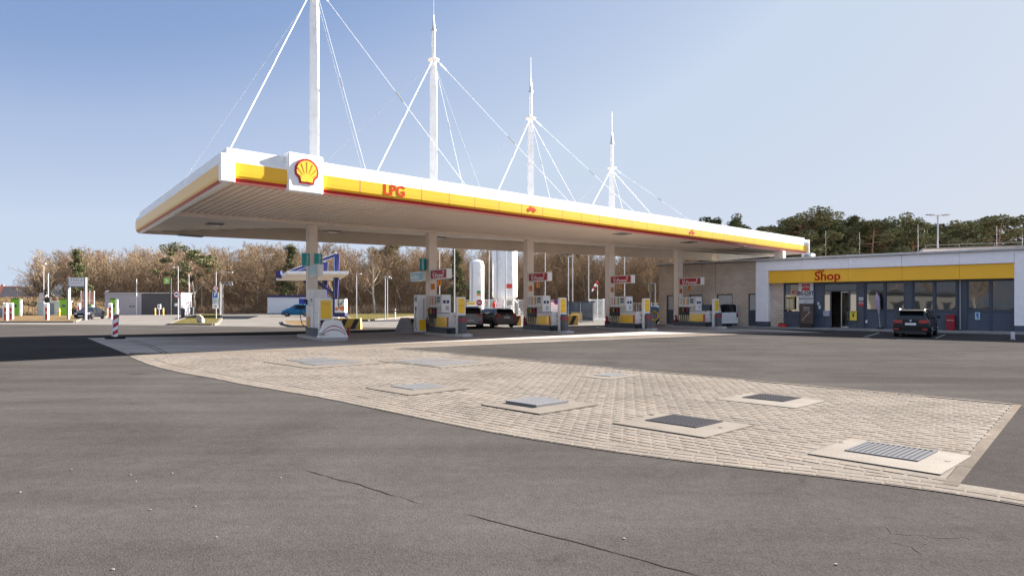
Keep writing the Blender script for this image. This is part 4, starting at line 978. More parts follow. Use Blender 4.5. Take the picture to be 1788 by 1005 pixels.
# entrance: sidelights, transom, sliding door, dim interior
mb = MB(MATS['mullion_grey']); tz = 2.80
for (a, b, z0, z1) in [(d0,d0+.09,.13,WZ1),(d1-.09,d1,.13,WZ1),(d0+.09,d1-.09,tz-.1,tz),(d0+.09,d1-.09,WZ1-.06,WZ1)]: mb.box(a,b,.12,.25,z0,z1)
for px in (1449.5, 1482): mb.box(ft(px)-.05, ft(px)+.05, .12, .25, .13, tz-.1)
df = sp(mb, 'door')
mb = MB(WGLASS); mb.box(d0+.09,d1-.09,.18,.19,tz,WZ1-.06); mb.build('transom_pane', df)
mb = MB(WGLASS); mb.box(d0+.09,ft(1449.5)-.05,.18,.19,1.25,tz-.1); mb.box(ft(1482)+.05,d1-.09,.18,.19,1.2,tz-.1); mb.build('side_pane', df)
mb = MB(PANEL); mb.box(d0+.09,ft(1449.5)-.05,.16,.2,.13,1.25); mb.box(ft(1482)+.05,d1-.09,.16,.2,.13,1.2); mb.build('lower_panel', df)
mb = MB(GALV); a, b = ft(1466.5), ft(1481.5); mb.box(a,a+.05,.28,.33,.15,2.7); mb.box(b-.05,b,.28,.33,.15,2.7); mb.box(a+.05,b-.05,.28,.33,2.62,2.7); mb.box(a+.05,b-.05,.28,.33,.15,.24); sd = mb.build('sliding_leaf', df)
GL = bpy.data.materials.new('clear_glass'); GL.use_nodes = True; n_ = GL.node_tree.nodes; g_ = n_['Principled BSDF']; g_.inputs['Base Color'].default_value = (.8,.85,.85,1); g_.inputs['Transmission Weight'].default_value = 1; g_.inputs['Roughness'].default_value = 0; g_.inputs['IOR'].default_value = 1.1
mb = MB(GL); mb.box(a+.05,b-.05,.300,.304,.24,2.62); mb.build('pane', sd)
mb = MB(mat('shop_floor', (.35,.31,.27), .4)); mb.box(d0-1,d1+2,.36,6,.12,.14); sp(mb, 'shop_floor')
mb = MB(mat('shop_inner', (.42,.36,.30), .8)); mb.box(d0-1,d1+2,6,6.1,.14,3.2); mb.box(d0-1.1,d0-1,.36,6,.14,3.2); mb.box(d1+2,d1+2.1,.36,6,.14,3.2); mb.box(d0-1,d1+2,.36,6,3.2,3.3); sp(mb, 'inner_wall')
r3 = random.Random(9)
for k_ in range(3):
    c = L0+FX*(d0+1.6+k_*1.1)+FY*(2.0+k_*1.1); t = thing('shop_shelf', ['low white shelf of goods just inside the shop door','shelf of goods in the middle of the dim shop','farthest shelf of goods in the dim shop'][k_], 'shelf', (c.x,c.y,.14), RZF, 'shelves inside the shop')
    mb = MB(mat('shelf_white', (.5,.48,.44), .5)); 
    for z in (.1,.5,.9): mb.box(-.5,.5,-.25,.25,z,z+.03)
    mb.box(-.52,-.5,-.25,.25,0,1.2); mb.box(.5,.52,-.25,.25,0,1.2); mb.build('rack', t)
    mb = MB(mat('goods_a', (.5,.2,.05), .4), mat('goods_b', (.1,.25,.35), .4), mat('goods_c', (.5,.45,.1), .4))
    for z in (.13,.53,.93):
        for j in range(8): mb.box(-.48+j*.12,-.39+j*.12,-.2,.1,z,z+r3.uniform(.15,.3), mb.mats[r3.randrange(3)])
    mb.build('goods', t)
# pavement in front
mb = MB(CONCD); mb.box(-1.5, TEND, -1.55, .1, -.02, .12)
o = mb.build('shop_pavement'); o.location = (L0.x, L0.y, 0); o.rotation_euler = (0,0,RZF); o['kind'] = 'structure'
def fl(t, y, z=0.): p = L0+FX*t+FY*y; return (p.x, p.y, z)
# things in front of the shop
t = thing('display_board', 'black framed upright display board with dark poster by the shop entrance', 'display', fl(ft(1415),-.75,.12), RZF)
w = (ft(1427.6)-ft(1402))/2; mb = MB(BLACK); mb.box(-w,w,-.06,.06,.20,1.72); mb.box(-w*.8,w*.8,-.25,.25,0,.20); mb.build('frame', t, bevel=.02)
mb = MB(POST); mb.box(-w+.08,w-.08,-.068,-.061,.30,1.63); p = mb.build('poster', t)
text('lettering', 'Pizza', .2, NOTE, p, TM(0,-.072,1.42), .002); text('lettering', 'und mehr', .12, NOTE, p, TM(0,-.072,1.25), .002)
mb = MB(PAPC)
for k_ in range(5): mb.box(-.3+k_*.1,-.22+k_*.12,-.0715,-.0685,.55+k_*.13,.60+k_*.13)
mb.build('poster_print', p)
t = thing('red_crate', 'small red crate on the ground by the brick pier', 'crate', fl(ft(1371),-.5,.12), RZF); mb = MB(RED); mb.box(-.28,.28,-.2,.2,0,.05); mb.box(-.28,-.25,-.2,.2,.05,.26); mb.box(.25,.28,-.2,.2,.05,.26); mb.box(-.25,.25,-.2,-.17,.05,.24); mb.box(-.25,.25,.17,.2,.05,.24); mb.build('tray', t, bevel=.01); mb = MB(BLACK); mb.box(-.2,.2,-.1,.1,.06,.3); mb.build('contents', t, bevel=.02)
t = thing('hydrant_cabinet', 'narrow red cabinet standing against the grey shop wall', 'cabinet', fl(ft(1661),-.15,.12), RZF); mb = MB(mat('cabinet_red', (.26,.008,.018), .45)); mb.box(-.24,.24,-.17,.17,0,1.02); mb.build('body', t, bevel=.03); mb = MB(NOTE); 
text('lettering', 'Service', .13, NOTE, t, TM(0,-.172,.66), .002)
mb = MB(MATS['cabinet_red']); mb.box(-.20,.20,-.178,-.171,.08,.5); mb.build('door_panel', t)
t = thing('folded_parasol', 'folded lilac and white parasol leaning by the grey shop wall', 'parasol', fl(ft(1536.5),-.35,.12), RZF)
mb = MB(GALV); mb.tube([(.1,0,0),(-.12,0,2.5)], .02, 6); mb.build('pole', t); mb = MB(BLACK); mb.cyl(.1,0,0,.12,.2,12); mb.build('foot', t)
mb = MB(mat('parasol_lilac', (.42,.30,.42), .7, var=.3, vscale=9)); pts = [(-.12,0,2.42),(-.08,0,2.1),(-.03,0,1.5),(.02,0,1.0)]; mb.tube(pts, [.03,.17,.12,.03], 7); mb.build('canopy_cloth', t, smooth=True)
t = thing('wall_lamp', 'small square lamp low on the shop front right of the door', 'lamp', fl(ft(1513),.0,.5), RZF); mb = MB(LGREY); mb.box(-.07,.07,-.04,.06,0,.2); mb.build('lamp_case', t, bevel=.01); mb = MB(WCLEAN); mb.box(-.05,.05,-.05,-.041,.04,.16); mb.build('lens', t)
g = G(1768.5,592.5); t = thing('short_bollard', 'short pale bollard on the asphalt near the right edge', 'bollard', (g.x,g.y,0)); mb = MB(LGREY); mb.tube([(0,0,0),(0,0,.36),(0,0,.40)], [.09,.09,.07], 12); mb.build('post', t, smooth=True); mb = MB(GREY); mb.cyl(0,0,-.01,.03,.13,12); mb.build('base_plate', t)
# roof plant
def roofthing(name, lab, cat, px, py_top, d, w, hgt, m, group=None, dpt=.9, parts=True):
    x = X(px, d); z = HT+.09; t = thing(name, lab, cat, (x,d,z), RZF, group); mb = MB(m); mb.box(-w/2,w/2,-dpt/2,dpt/2,.06,hgt); mb.build('casing', t, bevel=.02)
    mb = MB(GREY); mb.box(-w/2+.05,-w/2+.15,-dpt/2,dpt/2,0,.06); mb.box(w/2-.15,w/2-.05,-dpt/2,dpt/2,0,.06); mb.build('foot', t)
    if parts:
        mb = MB(GREY); mb.tube([(0,-dpt/2-.012,hgt*.55),(0,-dpt/2-.001,hgt*.55)], min(w,hgt)*.33, 16); mb.build('fan_grille', t)
    return t
roofthing('air_conditioner', 'white air conditioning unit on the roof beside the yellow canopy end', 'air conditioner', 1411.5, 437, 53.5, .75, .62, WHITE, 'units on the shop roof')
roofthing('air_conditioner', 'lower white unit on the shop roof right of the taller one', 'air conditioner', 1431, 444, 54, 1.1, .32, WHITE, 'units on the shop roof', parts=False)
roofthing('roof_hatch', 'long low pale skylight on the shop roof', 'skylight', 1562, 441, 49, 1.6, .18, WHITE, parts=False)
t = thing('canopy_support', 'pale box post carrying the canopy end above the shop roof', 'post', (X(1362,55.5),55.5,HT+.09), RZF); mb = MB(BEIGE); mb.box(-.35,.35,-.3,.3,0,ZB-HT-.09); mb.build('post_shaft', t); mb = MB(GREY); mb.box(-.42,.42,-.36,.36,0,.05); mb.build('base_plate', t)
t = thing('cable_bundle', 'tangle of dark cables on the shop roof under the canopy end', 'cables', (X(1380,53.2),53.2,HT+.09), RZF); mb = MB(BLACK)
for k_ in range(6): mb.tube([(-.8+k_*.25,0,0),(-.8+k_*.25+r3.uniform(-.2,.2),r3.uniform(-.2,.2),.22+r3.uniform(0,.2)),(-.5+k_*.25,.1,.02)], .03, 5)
mb.build('cables', t)
# building behind, with a parapet and railing
t = thing('rear_building', 'long pale flat roofed building with a thin railing behind the shop', 'building', (X(1612,72),72,0), -.45)
mb = MB(PORT); mb.box(0,36,0,14,0,7.55); mb.build('wall', t); mb = MB(GREY); mb.box(-.1,36.1,-.1,14.1,7.55,7.7); mb.build('roof', t)
mb = MB(GALV)
for k_ in range(12): mb.box(.2+k_*3,.23+k_*3,0,.03,7.7,8.0)
mb.box(.2,33.2,0,.03,8.0,8.03); mb.build('railing', t)
mb = MB(LGREY); mb.prism([(-1.6,6.6),(0,7.6),(0,7.2),(-1.6,6.2)], .2, 1.2); mb.build('ramp', t)
# buildings and hedges on the far side of the road behind the photographer, mirrored by the shop windows
t = thing('white_hall', 'white roadside hall behind the photographer, mirrored in the shop windows', 'building', (-62,-14,0), 1.0)
mb = MB(mat('hall_wall', (.42,.40,.36), .7, var=.1)); mb.box(-22,22,-8,8,0,3.8); mb.build('wall', t); mb = MB(ROOFM); mb.box(-22.3,22.3,-8.3,8.3,3.8,4.2); mb.build('roof', t); mb = MB(WGLASS)
for k_ in range(8): mb.box(-20+k_*5,-17.5+k_*5,8.0,8.02,1,2.6); mb.box(-20+k_*5,-17.5+k_*5,-8.02,-8.0,1,2.6)
mb.build('window', t)
# ================================================================ CARS
def paint(name, col, metal=.3): return mat(name, col, .35, 0, spec=.18, coat=.22)
def make_car(name, lab, cat, pos, rz, P):
    L, W, HH = P['L'], P['W'], P['H']; pm = P['paint']; belt = P.get('belt', .95); rw = P.get('rw', .78)   # roof half-width ratio
    t = thing(name, lab, cat, (pos[0],pos[1],0), rz, P.get('group'))
    # stations: (x fraction -.5..0.5 rear to front, body top z, roof z (0 none), width scale)
    S = P['st']; n = len(S)
    body = MB(pm); glass_side = MB(CGLASS); glass_r = MB(CGLASS); glass_f = MB(CGLASS); hw = W/2
    rings = []
    for (xf, zt_, zr, ws) in S:
        x = xf*L; w = hw*ws; top = zr if zr > zt_ else zt_
        r = w*(rw if zr > zt_ else .93)
        if zr > zt_: f_ = (zr-zt_)/(HH-belt); f_ = min(1, max(0, f_)); r = w*(.95+(rw-.95)*f_)
        rings.append([(x, w*.86, .22), (x, w*.97, .32), (x, w, .55), (x, w*.985, zt_-.12), (x, w*.95, zt_), (x, r*.985 if zr > zt_ else r*.9, (top-.03) if zr > zt_ else zt_+.012), (x, r*.80, top+(.015 if zr > zt_ else .03)), (x, 0, top+(.035 if zr > zt_ else .045))])
    m = 8
    V = []; 
    for R in rings:
        V += [(a, b, c) for a, b, c in R]+[(a, -b, c) for a, b, c in R[:-1][::-1]]
    K = 2*m-1
    gs0, gs1 = P['side']    # station interval with side glass
    def quad(mb, i, k): mb.add([V[i*K+k], V[(i+1)*K+k], V[(i+1)*K+k+1], V[i*K+k+1]], [(0,1,2,3)])
    # body (welded)
    bf = []; 
    for i in range(n-1):
        for k in range(K-1):
            kk = k if k < m-1 else K-2-k   # mirrored strip index
            rear = i in P['rearg']; front = i in P['frontg']
            if kk == 4 and gs0 <= i < gs1: 
                continue
            if kk in (5, 6) and (rear or front): 
                quad(glass_r if rear else glass_f, i, k); continue
            if kk == 4 and (rear or front): bf.append((i,k)); continue
            bf.append((i,k))
    body.v = [Vector(p) for p in V]; body.f = [[i*K+k, (i+1)*K+k, (i+1)*K+k+1, i*K+k+1] for i,k in bf]
    body.f += [[i for i in range(K-1,-1,-1)], [(n-1)*K+i for i in range(K)], ]
    for i in range(n-1): body.f.append([i*K, i*K+K-1, (i+1)*K+K-1, (i+1)*K])
    body.mi = [0]*len(body.f)
    bo = body.build('body', t, smooth=True)
    for i in range(gs0, gs1):
        for side in (0, 1):
            k = 4 if side == 0 else K-2-4
            a, b, c, d = V[i*K+k], V[(i+1)*K+k], V[(i+1)*K+k+1], V[i*K+k+1]
            pil = i in P.get('pillars', ())
            glass_side.add([a,b,c,d], [(0,1,2,3)], pm if pil else CGLASS)
    for side in (0, 1):
        q = MB(CGLASS)
        for i in range(gs0, gs1):
            k = 4 if side == 0 else K-2-4
            q.add([V[i*K+k], V[(i+1)*K+k], V[(i+1)*K+k+1], V[i*K+k+1]], [(0,1,2,3)])
        q.build('side_window', t)
    glass_r.build('rear_window', t, smooth=True); glass_f.build('windscreen', t, smooth=True)
    # window pillars proud of glass
    mb = MB(pm if not P.get('black_pillar') else BLACK)
    for px in P.get('pil_x', ()):
        i = px; 
        for s_ in (1, -1):
            a = Vector(rings[i][4]); b = Vector(rings[i][5]); a.y *= s_*1.004; b.y *= s_*1.01; mb = MB(pm); mb.bar(a, b, .08, .03); mb.build('pillar', t)
    # wheels
    wr = P.get('wr', .32)
    for xw in P['axles']:
        for s_ in (1, -1):
            w_ = MB(TYRE); y0 = s_*(hw-.21); y1 = s_*(hw-.005); w_.tube([(xw,y0,wr),(xw,y0+s_*.02,wr),(xw,y1-s_*.02,wr),(xw,y1,wr)], [wr*.93,wr,wr,wr*.93], 20)
            wo_ = w_.build('wheel', t, smooth=True); r_ = MB(ALLOY); r_.tube([(xw,y1+s_*.002,wr),(xw,y1+s_*.008,wr)], wr*.18, 10)
            for k in range(5):
                a = 2*pi*k/5; r_.bar((xw,y1+s_*.006,wr),(xw+cos(a)*wr*.64,y1+s_*.006,wr+sin(a)*wr*.64),.075,.012)
            rr_ = wr*.66; N_ = 20
            vs = []; fs = []
            for k in range(N_):
                a = 2*pi*k/N_; vs += [(xw+cos(a)*rr_,y1+s_*.012,wr+sin(a)*rr_),(xw+cos(a)*rr_*.88,y1+s_*.012,wr+sin(a)*rr_*.88)]
            for k in range(N_): j = (k+1)%N_; fs.append((2*k,2*j,2*j+1,2*k+1))
            r_.add(vs, fs); r_.build('rim', wo_)
            # wheel arch
            wa = MB(BLACK); vs = []; fs = []
            for k in range(13):
                a = pi*k/12; vs += [(xw+cos(a)*wr*1.16, s_*hw*1.002, max(.2, wr+sin(a)*wr*1.16)),(xw+cos(a)*wr*.9, s_*hw*.99, max(.2, wr+sin(a)*wr*.9))]
            for k in range(12): fs.append((2*k,2*k+2,2*k+3,2*k+1))
            wa.add(vs, fs); wa.build('wheel_arch', t)
    xr = S[0][0]*L; xf_ = S[-1][0]*L
    # tail lamps
    lz0, lz1, lw = P.get('lamp', (.72,.95,.36))
    for s_ in (1, -1):
        q = MB(REDL); y = s_*hw*S[0][3]; q.slab([(xr-.03, y*.97-s_*lw), (xr-.03, y*.97), (xr+.05, y*1.02), (xr+P.get('lamp_wrap', .28), y*1.06), (xr+.1, y*.9), (xr+.05, y-s_*lw)], lz0, lz1)
        q.build('tail_lamp', t, bevel=.01)
        q = MB(mat('headlamp', (.6,.62,.65), .08, coat=1)); y = s_*hw*S[-1][3]; q.slab([(xf_+.02,y*.55),(xf_+.0,y),(xf_-.35,y*1.10),(xf_-.3,y*.7)], .62, .76); q.build('headlamp', t, bevel=.01)
    # bumpers, plate, details
    q = MB(P.get('bumper', pm)); q.box(xr-.09, xr+.1, -hw*.90, hw*.90, .28, .60); b_ = q.build('rear_bumper', t, bevel=.04)
    q = MB(BLACK); q.box(xr-.10, xr+.05, -hw*.80, hw*.80, .22, .34); q.build('diffuser', t)
    pz = P.get('plate_z', .70); q = MB(mat('plate_white', (.75,.76,.78), .4)); yo = 0; q.box(xr-.10 if pz < .6 else xr-.03, xr-.015, -.26, .26, pz, pz+.115); q.build('number_plate', t)
    q = MB(GALV); q.tube([(xr-.025,0,pz+.24),(xr-.01,0,pz+.24)], .055, 14); q.build('badge', t)
    if P.get('reflector'):
        q = MB(REDL)
        for s_ in (1,-1): q.box(xr-.095, xr-.091, min(s_*hw*.62, s_*hw*.88), max(s_*hw*.62, s_*hw*.88), .40, .48)
        q.build('reflector', b_)
    # bumper seam, tailgate lines
    q = MB(BLACK); q.box(xr-.012, xr+.0, -hw*.8, hw*.8, .605, .612); q.build('tailgate_seam', t)
    q = MB(P.get('bumper', pm)); q.box(xf_-.1, xf_+.06, -hw*.80, hw*.80, .25, .50); fb = q.build('front_bumper', t, bevel=.04); q = MB(BLACK); q.box(xf_+.05, xf_+.065, -.5, .5, .3, .42); q.build('grille', fb)
    if P.get('front_plate'): q = MB(MATS['plate_white']); q.box(xf_+.06, xf_+.075, -.26, .26, .38, .49); q.build('number_plate', fb)
    # mirrors
    i = P['mirror']; 
    for s_ in (1, -1):
        q = MB(P.get('mirror_m', pm)); R = rings[i][4]; q.box(R[0]-.06,R[0]+.1,min(s_*(R[1]+.03),s_*(R[1]+.22)),max(s_*(R[1]+.03),s_*(R[1]+.22)),R[2]+.02,R[2]+.17); q.build('wing_mirror', t, bevel=.03)
    # door seams and handles
    q = MB(BLACK)
    for dx in P.get('doors', ()):
        for s_ in (1, -1): q.box(dx-.006, dx+.006, min(s_*hw*.995, s_*hw*1.003), max(s_*hw*.995, s_*hw*1.003), .35, belt-.1)
    if q.v: q.build('door_seam', t)
    if P.get('rails'):
        for s_ in (1, -1):
            q = MB(GALV); a, b = P['rails']; q.tube([(a,s_*hw*rw*.9,HH-.01),(a+.15,s_*hw*rw*.9,HH+.055),(b-.15,s_*hw*rw*.9,HH+.055),(b,s_*hw*rw*.9,HH-.02)], .018, 6); q.build('roof_rail', t)
    if P.get('spoiler'):
        x0 = P['spoiler']; q = MB(pm); q.prism([(x0-.22,HH-.02),(x0+.15,HH+.03),(x0+.15,HH-.04),(x0-.2,HH-.07)], -hw*rw*.88, hw*rw*.88); q.build('roof_spoiler', t, bevel=.01)
    return t
BLK = paint('paint_black', (.008,.010,.014)); 
ESTATE = dict(L=4.58, W=1.80, H=1.46, belt=.95, rw=.74, paint=BLK, wr=.33, axles=(-1.42,1.28), side=(2,7), rearg=(1,), frontg=(7,), mirror=8,
  st=[(-.5,.80,0,.90),(-.488,.93,.93,.95),(-.40,.95,1.40,.985),(-.30,.95,1.46,1),(-.12,.95,1.475,1),(.0,.95,1.475,1),(.09,.95,1.45,1),(.14,.95,1.41,1),(.29,.96,.965,.99),(.42,.88,0,.95),(.485,.72,0,.86),(.5,.55,0,.80)],
  pil_x=(2,4,7), lamp=(.76,.93,.40), plate_z=.66, rails=(-1.7,.7), spoiler=-1.88, doors=(-.75,.25,1.2), reflector=True)
g = G(1590,588.6); hd = radians(53); fw = Vector((cos(hd),sin(hd),0)); p = Vector((g.x,g.y,0))+fw*2.29
make_car('parked_car', 'black estate car parked nose in before the shop windows', 'car', p, hd, ESTATE)
D = dict(ESTATE); D.update(paint=paint('paint_bronze_grey', (.17,.15,.135)), L=4.75, W=1.87, H=1.46, lamp=(.68,1.05,.26), plate_z=.72, wr=.34, axles=(-1.45,1.42), rails=(-1.8,.7), spoiler=-1.95)
hd = radians(116); fw = Vector((cos(hd),sin(hd),0)); g = G(885,571.5); p = Vector((g.x,g.y,0))+fw*2.37
make_car('parked_car', 'dark grey brown estate car seen from behind between the second and third pumps', 'car', p, hd, D)
SUV = dict(ESTATE); SUV.update(paint=paint('paint_silver_grey', (.33,.32,.32), .5), L=4.5, W=1.90, H=1.63, belt=1.05, lamp=(.90,1.06,.34), plate_z=.50, wr=.35, axles=(-1.4,1.35), rails=None, spoiler=-1.85,
  st=[(-.5,.92,0,.92),(-.488,1.03,1.03,.96),(-.41,1.05,1.50,.985),(-.32,1.05,1.61,1),(-.12,1.05,1.64,1),(.0,1.05,1.64,1),(.08,1.05,1.61,1),(.13,1.05,1.57,1),(.27,1.06,1.07,.99),(.42,1.0,0,.95),(.485,.82,0,.88),(.5,.6,0,.82)])
SUV['bumper'] = SUV['paint']
hd = radians(94); fw = Vector((cos(hd),sin(hd),0)); g = G(822,572.3); p = Vector((g.x,g.y,0))+fw*2.25
make_car('parked_car', 'silver grey off-road car half hidden behind the second pump island', 'car', p, hd, SUV)
VAN = dict(L=4.41, W=1.79, H=1.82, belt=1.12, rw=.88, paint=mat('paint_white', (.72,.72,.72), .3, coat=.8), wr=.32, axles=(-1.25,1.43), side=(2,6), rearg=(1,), frontg=(6,), mirror=7,
  st=[(-.5,.95,0,.95),(-.497,1.14,1.14,.97),(-.47,1.15,1.76,.99),(-.30,1.15,1.80,1),(-.1,1.15,1.82,1),(.06,1.15,1.81,1),(.13,1.15,1.77,1),(.29,1.14,1.16,.99),(.42,1.0,0,.95),(.485,.8,0,.88),(.5,.5,0,.82)],
  pil_x=(2,3,5), lamp=(.80,1.14,.13), plate_z=.90, doors=(-.75,.2,1.1), black_pillar=False, lamp_wrap=.12)
hd = radians(113); fw = Vector((cos(hd),sin(hd),0)); g = G(1273,572); p = Vector((g.x,g.y,0))+fw*2.2
make_car('parked_van', 'small white van seen from behind at the fifth pump', 'van', p, hd, VAN)
BV = dict(VAN); BV.update(paint=paint('paint_bright_blue', (.008,.15,.33), .2), rw=.80, W=1.80, H=1.83, lamp=(.8,1.1,.13), bumper=None); BV['bumper'] = BV['paint']
BV['st'] = [(-.5,.95,0,.95),(-.49,1.08,1.08,.97),(-.43,1.10,1.70,.99),(-.30,1.10,1.80,1),(-.1,1.10,1.83,1),(.02,1.10,1.81,1),(.07,1.10,1.74,1),(.30,1.08,1.10,.99),(.40,.98,0,.95),(.48,.8,0,.88),(.5,.5,0,.82)]
d = 104; make_car('parked_van', 'bright blue family van parked beside the white blue-topped kiosk', 'van', (X(519,d),d), radians(188), BV)
SED = dict(ESTATE); SED.update(paint=paint('paint_navy', (.003,.004,.008)), L=4.7, W=1.85, H=1.44, rails=None, spoiler=None, rearg=(1,2), side=(3,7), pil_x=(5,), front_plate=True, bumper=None,
  st=[(-.5,.85,0,.88),(-.48,.98,0,.93),(-.36,.98,1.10,.98),(-.20,.96,1.34,1),(-.08,.95,1.43,1),(.0,.95,1.45,1),(.07,.95,1.43,1),(.11,.95,1.38,1),(.28,.93,.96,.99),(.42,.85,0,.95),(.485,.70,0,.86),(.5,.5,0,.80)], reflector=False)
SED['rearg'] = (2,); SED['bumper'] = SED['paint']
g = Vector((X(157,84),84,0)); make_car('parked_car', 'dark navy saloon facing the camera behind the charging sign', 'car', (g.x,g.y), radians(-82), SED)
S2 = dict(SED); S2.update(paint=paint('paint_dark_blue', (.004,.006,.013)), front_plate=False)
make_car('parked_car', 'dark car cut off by the left edge of the picture beside the chargers', 'car', (X(-12,82),82), radians(-75), S2)
S3 = dict(SUV); S3.update(paint=paint('paint_mid_blue', (.02,.07,.14)), H=1.60)
make_car('parked_car', 'blue car partly hidden behind the fourth island near the brick wall corner', 'car', (X(1146,64)-.3,64), radians(115), S3)
# ================================================================ BACKGROUND THINGS
def pole(name, lab, cat, px, ptop, d, r=.07, m=GALV, group=None, arm=None, head=None, zbase=0, rz=0, r2=None):
    x = X(px, d); h = H(ptop, d)-zbase; t = thing(name, lab, cat, (x,d,zbase), rz, group)
    mb = MB(m); mb.tube([(0,0,0),(0,0,.8),(0,0,h)], [r*1.25,r*1.1,(r2 or r*.75)], 8); mb.build('pole', t)
    if arm:
        mb = MB(m); mb.tube([(0,0,h-.08),(arm*.5,0,h-.03),(arm,0,h-.04)], r*.5, 6); mb.build('arm', t)
        mb = MB(LGREY); x0, x1 = sorted((arm*.8, arm*1.25)); mb.box(x0,x1,-.12,.12,h-.13,h-.04); mb.build('lamp_head', t, bevel=.02)
    if head:
        mb = MB(LGREY); mb.box(-.05,head,-.14,.14,h-.02,h+.10); mb.build('lamp_head', t, bevel=.02)
    return t
g_ = 'slim light poles around the parking areas'
for (px, pt, d, arm, head, lab) in [
 (76.3,461,77,None,.25,'tall slim light pole with a grey box on it left of the charging sign'),
 (84.3,477,92,None,None,'thin pole with a dark traffic lamp at half height near the transformer cabinet'),
 (122.5,487,112,None,None,'white pole seen through the left of the charging sign frame'),
 (238.5,487,122,None,None,'thin white pole in front of the long grey and black kiosk'),
 (311,465,82,-.6,None,'light pole carrying the round no lorries sign'),
 (330,479,107,None,None,'plain pole between the two dark litter bins'),
 (352.5,495,144,None,None,'short thin pole behind the grass island with the rock'),
 (377.3,474,82,1.6,None,'light pole with long arm carrying the parking sign stack'),
 (384.2,492,112,1.6,None,'nearest of three close light poles with arms right of the parking sign'),
 (386.8,495,121,1.6,None,'middle of three close light poles with arms right of the parking sign'),
 (389.4,497,130,1.5,None,'farthest of three close light poles with arms right of the parking sign'),
 (450,498,150,None,None,'thin pole left of the white blue-topped kiosk'),
 (622.5,478.5,85,None,.6,'white light pole right of the blue steel canopy, with head to the right'),
 (672.5,483.5,79,None,.55,'white light pole with short head left of the grey barrier'),
 (676.5,486,90,None,.55,'slimmer light pole just behind another one, left of the grey barrier'),
 (767.5,436,88,None,.4,'grey pole just right of the second column'),
 (793.4,418,58,None,None,'very tall white pole between second column and the smaller tank'),
 (853.8,430,72,None,None,'tall white pole between the two white tanks'),
 (883,420,64,None,None,'tall thin pole in front of the large white tank'),
 (951.8,420,74,None,.3,'tall white pole behind the third fuel pump'),
 (992.5,448,80,None,.5,'light pole with head left of the pair behind the glass shelter'),
 (999.8,425,76,None,None,'tall white pole behind the left of the glass shelter'),
 (1027.8,425,76,None,None,'tall white pole behind the right of the glass shelter'),
 (1090.5,430,78,None,None,'tall white pole behind the fourth pump'),
 (1144,494,66,-.5,None,'white bent pole by the corner of the brick wall')]:
    t = pole('light_pole', lab, 'light pole', px, pt, d, .05 if d < 100 else .065, GALV if px > 300 or px < 80 else WHITE, g_, arm, head)
    if px == 76.3: mb = MB(LGREY); mb.box(-.35,.1,-.25,-.08,2.3,3.1); mb.build('grey_box', t)
    if px == 84.3: mb = MB(BLACK); mb.box(-.38,.3,-.2,.1,2.05,2.8); mb.build('dark_lamp', t, bevel=.04)
for (px, pt, d, lab) in [(1441.8,402,100,'leftmost thin pole rising above the shop roof'),(1501,406,100,'thin pole above the shop roof, second from the left'),(1603,392,96,'thin pole at the left end of the rear building'),(1614,400,110,'thin pole just left of the double headed floodlight'),(1619.5,399,112,'thin pole touching the left of the double headed floodlight'),(1716.5,408,118,'short thin pole above the rear building, left of three'),(1730.5,410,118,'short thin pole above the rear building, middle of three'),(1740.5,395,100,'taller thin pole above the rear building, right of three'),(1785,402,100,'thin pole at the right edge of the picture above the roof')]:
    pole('thin_pole', lab, 'pole', px, pt, d, .05, LGREY, 'thin poles above the shop roof')
t = pole('floodlight_mast', 'grey mast with two flat lamp heads above the rear building', 'floodlight', 1637.5, 376, 95, .14, GALV); h = H(376,95)
mb = MB(GREY); mb.box(-1.1,1.1,-.05,.05,h-.05,h+.05); mb.build('cross_arm', t)
for s in (-1, 1): mb = MB(GREY); mb.box(s*1.1-.5,s*1.1+.5,-.25,.25,h+.02,h+.14, M=None); mb.build('lamp_head', t, bevel=.03)
# chargers
def charger(px, py, d, lab):
    t = thing('white_charger', lab, 'charger', (X(px,d),d,0), radians(8), 'white charging posts with red slots'); mb = MB(WCLEAN)
    mb.box(-.21,-.07,-.15,.15,0,1.95); mb.box(.14,.21,-.15,.15,0,1.95); mb.box(-.07,.14,-.15,.15,1.45,1.95); mb.box(-.07,.14,-.15,.15,0,.12); mb.build('post_shell', t, bevel=.04)
    mb = MB(mat('charger_red', (.60,.02,.02), .3)); mb.box(-.069,.139,-.13,.14,.125,1.445); mb.build('red_slot', t)
    mb = MB(BLACK); mb.tube([(.05,-.15,1.2),(.1,-.25,.8),(.05,-.18,.45),(0,-.15,.9)], .02, 5); mb.build('cable', t)
charger(9.5,561,72,'white charging post with red slot, leftmost in the picture'); charger(19.5,559,78,'white charging post with red slot, second from the left edge'); charger(81,560,75,'white charging post with red slot in front of the transformer cabinet')
charger(192.5,556.5,86,'white charging post with red slot beside the striped beacon'); charger(137.5,545,100,'white charging post with red slot behind the navy saloon')
def green(px, d, lab, w=1.05, h=2.75):
    t = thing('green_charger', lab, 'charger', (X(px,d),d,0), radians(22), 'lime green fast chargers'); mb = MB(GREENP); mb.box(-w/2,w/2,-.4,.3,.12,h-.15); mb.build('green_body', t, bevel=.05)
    mb = MB(mat('charger_dark_top', (.05,.09,.02), .4)); mb.box(-w/2-.03,w/2+.1,-.45,.35,h-.14,h); mb.build('dark_top', t); mb = MB(WCLEAN); mb.box(w/2+.002,w/2+.30,-.38,.28,.05,h-.2); mb.build('white_side', t, bevel=.03)
    mb = MB(SCREEN); mb.box(-.25,.25,-.412,-.401,1.4,1.8); mb.build('screen', t); mb = MB(GREY); mb.box(-w/2,w/2+.3,-.42,.32,0,.10); mb.build('plinth', t)
